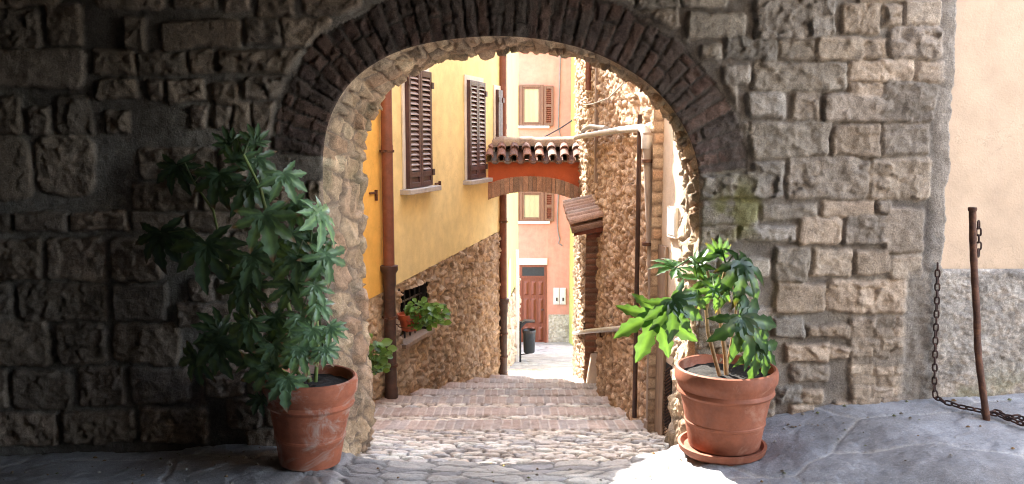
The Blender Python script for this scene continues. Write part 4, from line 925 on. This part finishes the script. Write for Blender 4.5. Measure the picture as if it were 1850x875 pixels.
# ============================================================ unseen house added to bounce sunlight towards the corner
sh_ = thing('bounce_house', (5, -4, .2), 'unseen plastered house added behind the viewpoint to bounce sunlight', 'house')
mb = MB(); mb.box(2.61, 12, -4.4, -4, 0, 7); mb.build('plaster_wall', M['cream2'], sh_)

# ============================================================ PLANTS
def fatsia_leaf(V, Q, C, base, tip, normal, size, droop=.5, lobes=8, tint=1.0, rnd=random):
    base = Vector(base); y = Vector(tip).normalized(); n = Vector(normal); n = (n-y*n.dot(y)).normalized(); x = y.cross(n)
    spread = R(rnd.uniform(112, 140)); brown = 1.0 if rnd.random() < .35 else 0.0; K = 10; prof = [0.4, .80, .98, .92, .88, .96, 1.0, .90, .66, .34, .02]
    for li in range(lobes):
        u = li/(lobes-1)*2-1; ang = u*spread+R(rnd.uniform(-5, 5)); L = size*(1.0-.38*abs(u)**1.6)*rnd.uniform(.9, 1.06); W = L*.152*rnd.uniform(.88, 1.12)
        dr = droop*rnd.uniform(.7, 1.3); tw = rnd.uniform(-.25, .25); ph = rnd.uniform(0, 6); side = rnd.uniform(-.12, .12)
        o = len(V)
        for k in range(K+1):
            t = k/K; r_ = L*t; w_ = W*prof[k]
            aa = ang+side*t*t
            cx, cy = math.sin(aa)*r_, math.cos(aa)*r_
            zc = -dr*L*(t**1.8)*.75+.05*L*math.sin(t*3)
            px, py_ = math.cos(aa), -math.sin(aa)
            for j, q in enumerate((-1, -.5, 0, .5, 1)):
                ser = (1+.16*((k % 2)*2-1)*(abs(q) == 1)*(2 < k < K))
                zz = zc+abs(q)*w_*(.34+.1*math.sin(ph+k*1.9+q))+tw*q*w_*t+.05*w_*math.sin(k*2.4+ph)*abs(q)-abs(u)*.02*size*0
                p = base+x*(cx+px*q*w_*ser)+y*(cy+py_*q*w_*ser)+n*(zz+.0015*li)
                V.append(tuple(p)); c = tint*(1.55 if j == 2 else 1.0)*(1.0-.1*t)*(1+.18*math.sin(k*2.1+ph)*(j in (1, 3))); C.append((c*(1+.9*brown*(t > .86)), c*(1-.25*brown*(t > .86)), c*(.8 if j == 2 else 1)))
        for k in range(K):
            for j in range(4): a = o+k*5+j; Q.append((a, a+1, a+6, a+5))
def fatsia(name, label, group, pot_c, pot_fn, leaves, stems, seed, mat, fill=0, region=None):
    rn = random.Random(seed)
    root = thing(name, pot_c, label, 'potted plant', group); barkm = 'bark' if mat == 'leaf' else 'gstem'
    pot_fn(root)
    V, Q, C = [], [], []; sm = MB(); pet = MB()
    for pts, r0, r1 in stems:
        c = [Vector(p) for p in pts]; n = len(c); sm.tube(c, [r0+(r1-r0)*i/(n-1) for i in range(n)], 10)
    tips = [Vector(p) for pts, _, _ in stems for p in pts[2:]]
    for (bp, tip, nrm_, sz, dr, tint) in leaves:
        tint = min(tint, 1.25) if mat == 'leaf' else tint
        fatsia_leaf(V, Q, C, bp, tip, nrm_, sz*rn.uniform(.82, 1.12), dr, rn.choice([7, 8, 8, 9]), tint, rn)
        b = Vector(bp); near = min(tips, key=lambda s: (s-b).length+max(0, s.z-b.z)*.7)
        md = (near+b)/2+Vector((0, 0, .04+.12*(near-b).length)); pet.tube([near, md, b], [.005, .004, .0035], 6)
    o_ = len(V); V += pet.v; C += [(1.5, 1.2, 1.1)]*len(pet.v); Q += [tuple(i+o_ for i in f) for f in pet.f if len(f) == 4]
    rawmesh('foliage', V, Q, C, M[mat], root)
    sm.build('stem', M[barkm], root, smooth=True)
    return root
def leafat(px, py, Y, szpx, ang, face=(0, -1, .35), dr=.5, tint=1.0):
    """leaf whose blade centre shows at px,py; ang = picture direction of its middle lobe"""
    d = Vector((math.cos(R(ang)), -.12, math.sin(R(ang)))); s = szpx/F*Y*1.24
    b = at(px-math.cos(R(ang))*szpx*.32, py+math.sin(R(ang))*szpx*.32, Y)
    return (b, d, face, s, dr, tint)
def pot_prof(h, rt, rb, th=.022):
    return [(0, 0), (rb*.9, 0), (rb, .008), (rb+(rt-rb)*.25, h*.30), (rb+(rt-rb)*.26+.004, h*.31), (rb+(rt-rb)*.27+.004, h*.335), (rb+(rt-rb)*.28, h*.345), (rb+(rt-rb)*.60, h*.66), (rb+(rt-rb)*.64+.010, h*.675), (rb+(rt-rb)*.66+.014, h*.70), (rb+(rt-rb)*.68+.010, h*.725), (rb+(rt-rb)*.70+.004, h*.745), (rt-.012, h*.80), (rt-.002, h*.84), (rt, h*.88), (rt, h*.95), (rt-.004, h*.985), (rt-.014, h), (rt-th, h-.004), (rt-th-.004, h*.9), (rt-th-.018, h*.86)]
def make_pot(h, rt, rb, mat, tilt=None):
    def f(root):
        c = root.location
        mb = MB(); mb.lathe(c, pot_prof(h, rt, rb), 72, tilt); pot = mb.build('pot', M[mat], root, smooth=True)
        n = 40; V = []; Q = []; 
        rs = np.linspace(0, rt-.03, 14); an = np.linspace(0, 2*math.pi, n, endpoint=False)
        RR, AA = np.meshgrid(rs, an, indexing='ij'); XX, YY_ = RR*np.cos(AA), RR*np.sin(AA); ZZ_ = h*.885+.02*(fbm(XX*40, YY_*40, 3)-.5)+.012*(fbm(XX*12, YY_*12, 4)-.5)
        PP = np.stack([XX, YY_, ZZ_], -1)
        if tilt: PP = PP @ np.array(tilt).T
        PP = PP+np.array(c); PP = np.concatenate([PP, PP[:, :1]], 1)
        grid('soil', PP, np.ones(PP.shape), M['soil'], root)
    return f
# --- right pot
cR = Vector((1.083, 4.23, float(floorz(np.array([1.083]), np.array([4.23]))[0])+.038)); print('POTZ', cR.z)
def Pr(px, py, dy=0): return at(px, py, 4.21+dy)
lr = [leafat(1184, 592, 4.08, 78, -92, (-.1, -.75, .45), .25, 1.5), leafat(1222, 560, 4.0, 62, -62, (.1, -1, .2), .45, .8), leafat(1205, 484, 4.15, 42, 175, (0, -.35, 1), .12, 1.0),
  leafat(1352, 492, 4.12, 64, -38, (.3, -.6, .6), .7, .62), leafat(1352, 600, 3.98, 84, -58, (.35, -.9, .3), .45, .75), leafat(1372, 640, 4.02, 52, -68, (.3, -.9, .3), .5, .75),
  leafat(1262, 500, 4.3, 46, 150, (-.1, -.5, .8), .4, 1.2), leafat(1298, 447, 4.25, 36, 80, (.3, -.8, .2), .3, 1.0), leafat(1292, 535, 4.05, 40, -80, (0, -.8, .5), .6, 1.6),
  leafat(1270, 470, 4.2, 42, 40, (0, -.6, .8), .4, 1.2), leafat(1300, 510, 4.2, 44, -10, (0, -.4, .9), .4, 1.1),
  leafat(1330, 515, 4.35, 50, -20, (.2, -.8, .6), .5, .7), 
  ]
stR = [([Pr(1303, 688), Pr(1292, 650), Pr(1279, 600), Pr(1276, 560), Pr(1285, 520), Pr(1278, 490)], .011, .007), ([Pr(1313, 686, .02), Pr(1310, 640, .02), Pr(1303, 590, .03), Pr(1296, 545), Pr(1305, 510), Pr(1312, 480)], .012, .007), ([Pr(1310, 684, .05), Pr(1318, 640, .05), Pr(1325, 600), Pr(1330, 560), Pr(1322, 510)], .008, .005)]
fatsia('potted_fatsia', 'sparse sunlit fatsia with bare stems in the large terracotta pot standing on a saucer', 'fatsia pots flanking the archway', cR, make_pot(.415, .256, .178, 'terra'), lr, stR, 5, 'leaf')
mb = MB(); mb.lathe((cR.x-.015, cR.y-.02, cR.z-.030), [(0, 0), (.19, 0), (.215, .02), (.222, .05), (.208, .052), (.19, .03), (0, .028)], 60)
o = mb.build('pot_saucer', M['terra'], base=(cR.x, cR.y, cR.z-.035), smooth=True); fin(o, 'terracotta saucer under the right flower pot', 'saucer')
# --- left pot
cL = Vector((-1.018, 4.16, float(floorz(np.array([-1.018]), np.array([4.16]))[0])+.012))
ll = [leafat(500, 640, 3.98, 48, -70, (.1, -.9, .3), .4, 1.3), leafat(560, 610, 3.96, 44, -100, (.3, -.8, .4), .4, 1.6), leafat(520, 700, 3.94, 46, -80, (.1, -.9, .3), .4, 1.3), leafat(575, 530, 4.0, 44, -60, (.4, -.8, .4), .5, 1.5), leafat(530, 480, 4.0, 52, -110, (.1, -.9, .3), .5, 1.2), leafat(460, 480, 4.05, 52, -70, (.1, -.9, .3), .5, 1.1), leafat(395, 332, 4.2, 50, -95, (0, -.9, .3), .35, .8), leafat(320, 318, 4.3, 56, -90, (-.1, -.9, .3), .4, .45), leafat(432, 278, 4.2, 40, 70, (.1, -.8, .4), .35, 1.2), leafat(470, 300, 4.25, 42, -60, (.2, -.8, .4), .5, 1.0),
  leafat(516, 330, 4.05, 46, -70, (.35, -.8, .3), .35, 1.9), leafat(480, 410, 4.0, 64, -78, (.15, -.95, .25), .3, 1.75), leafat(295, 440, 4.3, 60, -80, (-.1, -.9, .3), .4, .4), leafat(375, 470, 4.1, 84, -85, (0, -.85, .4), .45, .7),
  leafat(580, 405, 3.98, 62, -68, (.95, -.35, .3), .2, 2.6), leafat(592, 478, 4.0, 50, -72, (.5, -.8, .3), .5, 1.5), leafat(565, 490, 4.02, 56, -95, (.2, -.9, .3), .5, 1.0), leafat(455, 350, 4.2, 50, -60, (.2, -.8, .5), .5, .9),  # brightest tints paint the gloss on leaves near the arch
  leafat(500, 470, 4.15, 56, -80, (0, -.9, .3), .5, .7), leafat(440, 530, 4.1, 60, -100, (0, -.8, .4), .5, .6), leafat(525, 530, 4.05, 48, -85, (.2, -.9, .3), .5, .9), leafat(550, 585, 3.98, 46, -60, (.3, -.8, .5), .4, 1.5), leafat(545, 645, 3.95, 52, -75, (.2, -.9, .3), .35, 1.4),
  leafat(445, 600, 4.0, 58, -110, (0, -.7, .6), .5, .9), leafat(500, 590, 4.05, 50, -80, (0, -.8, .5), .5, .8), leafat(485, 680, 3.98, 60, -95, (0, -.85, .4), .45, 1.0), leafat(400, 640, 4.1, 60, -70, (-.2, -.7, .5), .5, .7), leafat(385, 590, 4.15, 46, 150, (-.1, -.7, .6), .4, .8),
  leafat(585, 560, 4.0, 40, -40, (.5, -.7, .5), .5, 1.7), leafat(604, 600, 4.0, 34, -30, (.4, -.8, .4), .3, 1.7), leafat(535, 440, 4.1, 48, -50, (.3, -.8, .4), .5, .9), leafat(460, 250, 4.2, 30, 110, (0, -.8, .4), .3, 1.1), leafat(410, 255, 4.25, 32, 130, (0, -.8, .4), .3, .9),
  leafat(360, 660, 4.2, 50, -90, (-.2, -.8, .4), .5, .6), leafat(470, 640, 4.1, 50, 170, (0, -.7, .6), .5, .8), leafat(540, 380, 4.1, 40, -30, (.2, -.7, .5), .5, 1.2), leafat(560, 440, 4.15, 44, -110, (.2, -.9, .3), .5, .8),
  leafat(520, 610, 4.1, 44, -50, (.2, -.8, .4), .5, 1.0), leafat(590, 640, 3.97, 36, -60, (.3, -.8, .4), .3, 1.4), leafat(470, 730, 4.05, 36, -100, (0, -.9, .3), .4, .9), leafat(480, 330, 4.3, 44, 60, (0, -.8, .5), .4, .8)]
def Pl(px, py, dy=0): return at(px, py, 4.16+dy)
stL = [([Pl(560, 690), Pl(535, 600), Pl(505, 500), Pl(490, 420), Pl(470, 340), Pl(440, 280)], .013, .007), ([Pl(550, 690, .03), Pl(500, 620, .03), Pl(450, 560, .03), Pl(405, 470, .05), Pl(385, 380, .05), Pl(350, 330, .08)], .011, .005), ([Pl(570, 690), Pl(575, 620), Pl(570, 540), Pl(560, 450), Pl(530, 360)], .010, .005), ([Pl(545, 690), Pl(510, 670), Pl(460, 650), Pl(400, 620)], .009, .005)]
fatsia('potted_fatsia', 'tall bushy dark fatsia in a lime stained terracotta pot left of the arch', 'fatsia pots flanking the archway', cL, make_pot(.45, .232, .150, 'terra_w', Matrix.Rotation(R(2), 3, 'Y')), ll, stL, 9, 'leaf2')
# --- oval leaved plants on the lane wall
def oval_plant(name, label, c, rx, rz, n, potfn, seed, droopx=0, lsz=.05):
    rn = random.Random(seed); root = thing(name, c, label, 'potted plant'); potfn(root); V, Q, C = [], [], []; st = MB(); c0 = Vector(c)
    for i in range(n):
        a = rn.uniform(0, 6.283); rr_ = math.sqrt(rn.random()); el = rn.uniform(-.35, 1)
        p = c0+Vector((math.cos(a)*rx*rr_+droopx*rr_, math.sin(a)*rx*.7*rr_-.02, .09+el*rz*(1-.35*rr_)))
        d = Vector((math.cos(a)+droopx, math.sin(a)-.4, rn.uniform(-.5, .4))).normalized(); nn = Vector((rn.uniform(-.6, .6), rn.uniform(-1, -.2), rn.uniform(.1, 1))); nn = (nn-d*nn.dot(d)).normalized(); s_ = d.cross(nn); L = lsz*rn.uniform(.7, 1.25); t = rn.uniform(.6, 1.6)
        o = len(V)
        for k, (tt, w_) in enumerate(((0, .1), (.25, .75), (.55, 1), (.8, .7), (1, .08))):
            for q in (-1, 0, 1): V.append(tuple(p+d*(tt-.3)*L+s_*q*w_*L*.38+nn*(abs(q)*.1*L-.25*tt*tt*L))); C.append((t, t, t))
        for k in range(4):
            for j in range(2): e = o+k*3+j; Q.append((e, e+1, e+4, e+3))
        if i % 4 == 0: st.tube([c0+Vector((0, 0, .06)), (c0+p)/2+Vector((0, 0, .05)), p], .0025, 5)
    rawmesh('foliage', V, Q, C, M['leaf3'], root); st.build('stem', M['gstem'], root)
sP, zP = LW.px(741, 596, .20); c1 = Vector(LW.w(sP, .20, zP))
def pf1(root):
    mb = MB(); mb.lathe(c1, [(0, 0), (.075, 0), (.095, .10), (.108, .10), (.112, .145), (.10, .147), (.095, .12), (0, .12)], 32); p_ = mb.build('pot', M['plastic'], root, smooth=True)
    mb = MB(); mb.lathe(c1, [(.102, .035), (.108, .035), (.108, .041), (.102, .041)], 24)
    mb.tube([c1+Vector((-.1, 0, .04)), LW.w(sP-.05, .0, zP+.08)], .005, 6); mb.tube([c1+Vector((.1, 0, .04)), LW.w(sP+.1, .0, zP+.08)], .005, 6); mb.build('pot_ring', M['rust'], root)
oval_plant('hanging_plant', 'bushy green plant in a small red pot hung at the barred window', c1, .17, .21, 190, pf1, 4, .16, .065)
sP2, zP2 = LW.px(676, 690, .2); s3, z3_ = LW.px(670, 676, .14); c2 = Vector(LW.w(s3, .14, z3_))
def pf2(root):
    mb = MB(); mb.lathe(c2, [(0, 0), (.05, 0), (.065, .09), (.06, .09), (.05, .02)], 24); mb.build('pot', M['greenpl'], root, smooth=True)
oval_plant('hanging_plant', 'small trailing green plant on the wall just behind the left side of the arch', c2, .13, .26, 60, pf2, 8, .05, .085)

# ============================================================ POST AND CHAINS
pts = [at(1757, 378, 4.28), at(1758, 430, 4.27), at(1761, 500, 4.25), at(1765, 570, 4.22), at(1767, 630, 4.20), at(1774, 690, 4.18), at(1783, 762, 4.17)]
c, _ = crom([(p.x, p.z) for p in pts], 30); cy = np.interp(np.linspace(0, 1, 30), np.linspace(0, 1, 7), [p.y for p in pts])
P_ = [Vector((a[0], b, a[1])) for a, b in zip(c, cy)]
pst = thing('rusty_post', P_[-1], 'bent rusty iron post standing on the pavement in front of the plaster wall', 'post')
mb = MB(); mb.tube(P_, [.0170+.0009*math.sin(i*2.1) for i in range(30)], 16); mb.build('shaft', M['rust'], pst, smooth=True)
mb = MB(); mb.lathe(P_[0], [(0, .010), (.020, .009), (.022, 0), (.020, -.010), (.016, -.012)], 20); mb.build('cap', M['rust'], pst, smooth=True)
def chain(name, label, path, pitch=.036, rad=.0048, lw=.011, ll_=.026, seed=0):
    L = [0]
    for a, b in zip(path, path[1:]): L.append(L[-1]+(Vector(b)-Vector(a)).length)
    path = np.array([list(p) for p in path]); n = int(L[-1]/pitch); mb = MB(); rn = random.Random(seed)
    for i in range(n):
        s_ = (i+.5)*pitch; g = lambda s_: Vector([np.interp(s_, L, path[:, k]) for k in range(3)])
        p = g(s_); t = (g(min(L[-1], s_+.01))-g(max(0, s_-.01))).normalized(); up = Vector((0, 0, 1)) if abs(t.z) < .8 else Vector((1, 0, 0))
        u = t.cross(up).normalized(); v = t.cross(u); a0 = (i % 2)*math.pi/2+R(rn.uniform(25, 50)) ; w_ = u*math.cos(a0)+v*math.sin(a0)
        pts = []
        for k in range(14):
            a = 2*math.pi*k/14; e = math.cos(a); pts.append(p+t*(math.copysign(1, e)*(ll_-lw)*.62*min(1, abs(e)*3)+e*lw)*1.0+w_*math.sin(a)*lw)
        mb.tube(pts, rad, 6, closed=True)
    o = mb.build(name, M['chain'], base=tuple(path[0]), smooth=True); return fin(o, label, 'chain')
a = at(1694, 476, 4.55); fl = lambda px, py, dz=.012: None
def gp(px, py):                          # pavement point under an image position
    lo_, hi_ = 2.0, 4.75
    for _ in range(40):
        m_ = (lo_+hi_)/2; p = at(px, py, m_)
        if p.z > float(floorz(np.array([p.x]), np.array([p.y]))[0])+.02: lo_ = m_
        else: hi_ = m_
    return at(px, py, lo_)+Vector((0, 0, .012))
a = at(1694, 476, 4.46); pth = [a, at(1693, 540, 4.455), at(1690, 620, 4.45), at(1688, 700, 4.44), gp(1690, 722), gp(1705, 730), gp(1735, 739), gp(1765, 745), gp(1800, 753), gp(1835, 766), gp(1875, 782)]
chain('rusty_chain', 'rusty chain hanging at the wall corner and trailing along the pavement past the post', pth, seed=1)
pth = [at(1768, 400, 4.32), at(1768.5, 440, 4.32), at(1767, 476, 4.32)]
chain('rusty_chain', 'short length of rusty chain hanging from the top of the bent post', pth, seed=2)
pth = [gp(1775, 752), gp(1800, 748), gp(1822, 758), gp(1840, 757), gp(1860, 768)]
chain('rusty_chain', 'loose heap end of rusty chain lying right of the post foot', pth, seed=3)

# small grit and leaf scraps on the pavement
rn = random.Random(31); mb = MB(); k = 0
while k < 150:
    x = rn.uniform(-2.6, 2.9); y_ = 4.44-abs(rn.gauss(0, .35)); 
    if abs(x) < .9 and rn.random() < .6: continue
    z = float(floorz(np.array([x]), np.array([y_]))[0])+.012; q = rn.uniform(.004, .013); g = rn.choice([(.30, .27, .23), (.18, .15, .12), (.42, .39, .34), (.22, .13, .06), (.16, .17, .07)]); mb.col = g
    p = [(x+q*math.cos(a+rn.uniform(-.3, .3))*rn.uniform(.6, 1.3), y_+q*math.sin(a)*rn.uniform(.6, 1.3), z+rn.uniform(-.002, .002)) for a in np.linspace(0, 5.2, 6)]
    top = (x, y_, z+q*.7); n0 = len(mb.v); mb.add(p+[top], [(i, (i+1) % 6, 6) for i in range(6)]); k += 1
fin(mb.build('grit', M['attr'], colors=True), 'loose grit and dry leaf scraps scattered along the foot of the wall', 'grit', kind='stuff')

# ============================================================ CAMERA, LIGHT
cam = bpy.data.cameras.new('camera'); co = bpy.data.objects.new('camera', cam); COL.objects.link(co)
co.location = (0, 0, EYE); co.rotation_euler = (R(90)-T7, 0, 0)
cam.sensor_width = 36; cam.lens = F/1850*36; cam.clip_end = 500; cam.clip_start = .05
SC.camera = co
sd = Vector((-.36, .6, .71)).normalized()
su = bpy.data.lights.new('sun', 'SUN'); so = bpy.data.objects.new('sun', su); COL.objects.link(so)
su.energy = 2.05; su.angle = R(.5); su.color = (1, .95, .86)
so.rotation_euler = sd.to_track_quat('Z', 'Y').to_euler()
w = bpy.data.worlds.new('World'); SC.world = w; w.use_nodes = True
nt = w.node_tree; sk = nt.nodes.new('ShaderNodeTexSky'); sk.sky_type = 'NISHITA'; sk.sun_disc = False
sk.sun_elevation = math.asin(sd.z); sk.sun_rotation = math.atan2(sd.x, sd.y)
hs = nt.nodes.new('ShaderNodeHueSaturation'); hs.inputs['Saturation'].default_value = .6; nt.links.new(sk.outputs[0], hs.inputs['Color']); nt.links.new(hs.outputs[0], nt.nodes['Background'].inputs[0]); nt.nodes['Background'].inputs[1].default_value = .15
SC.view_settings.view_transform = 'Standard'; SC.view_settings.look = 'None'; SC.view_settings.gamma = 1
SC.view_settings.exposure = 3.72
SC.render.engine = 'CYCLES'; SC.cycles.use_denoising = True; SC.cycles.max_bounces = 10; SC.cycles.diffuse_bounces = 7
SC.cycles.sample_clamp_indirect = 6
SC.cycles.filter_width = 1.1
SC.cycles.denoising_input_passes = 'RGB_ALBEDO_NORMAL'
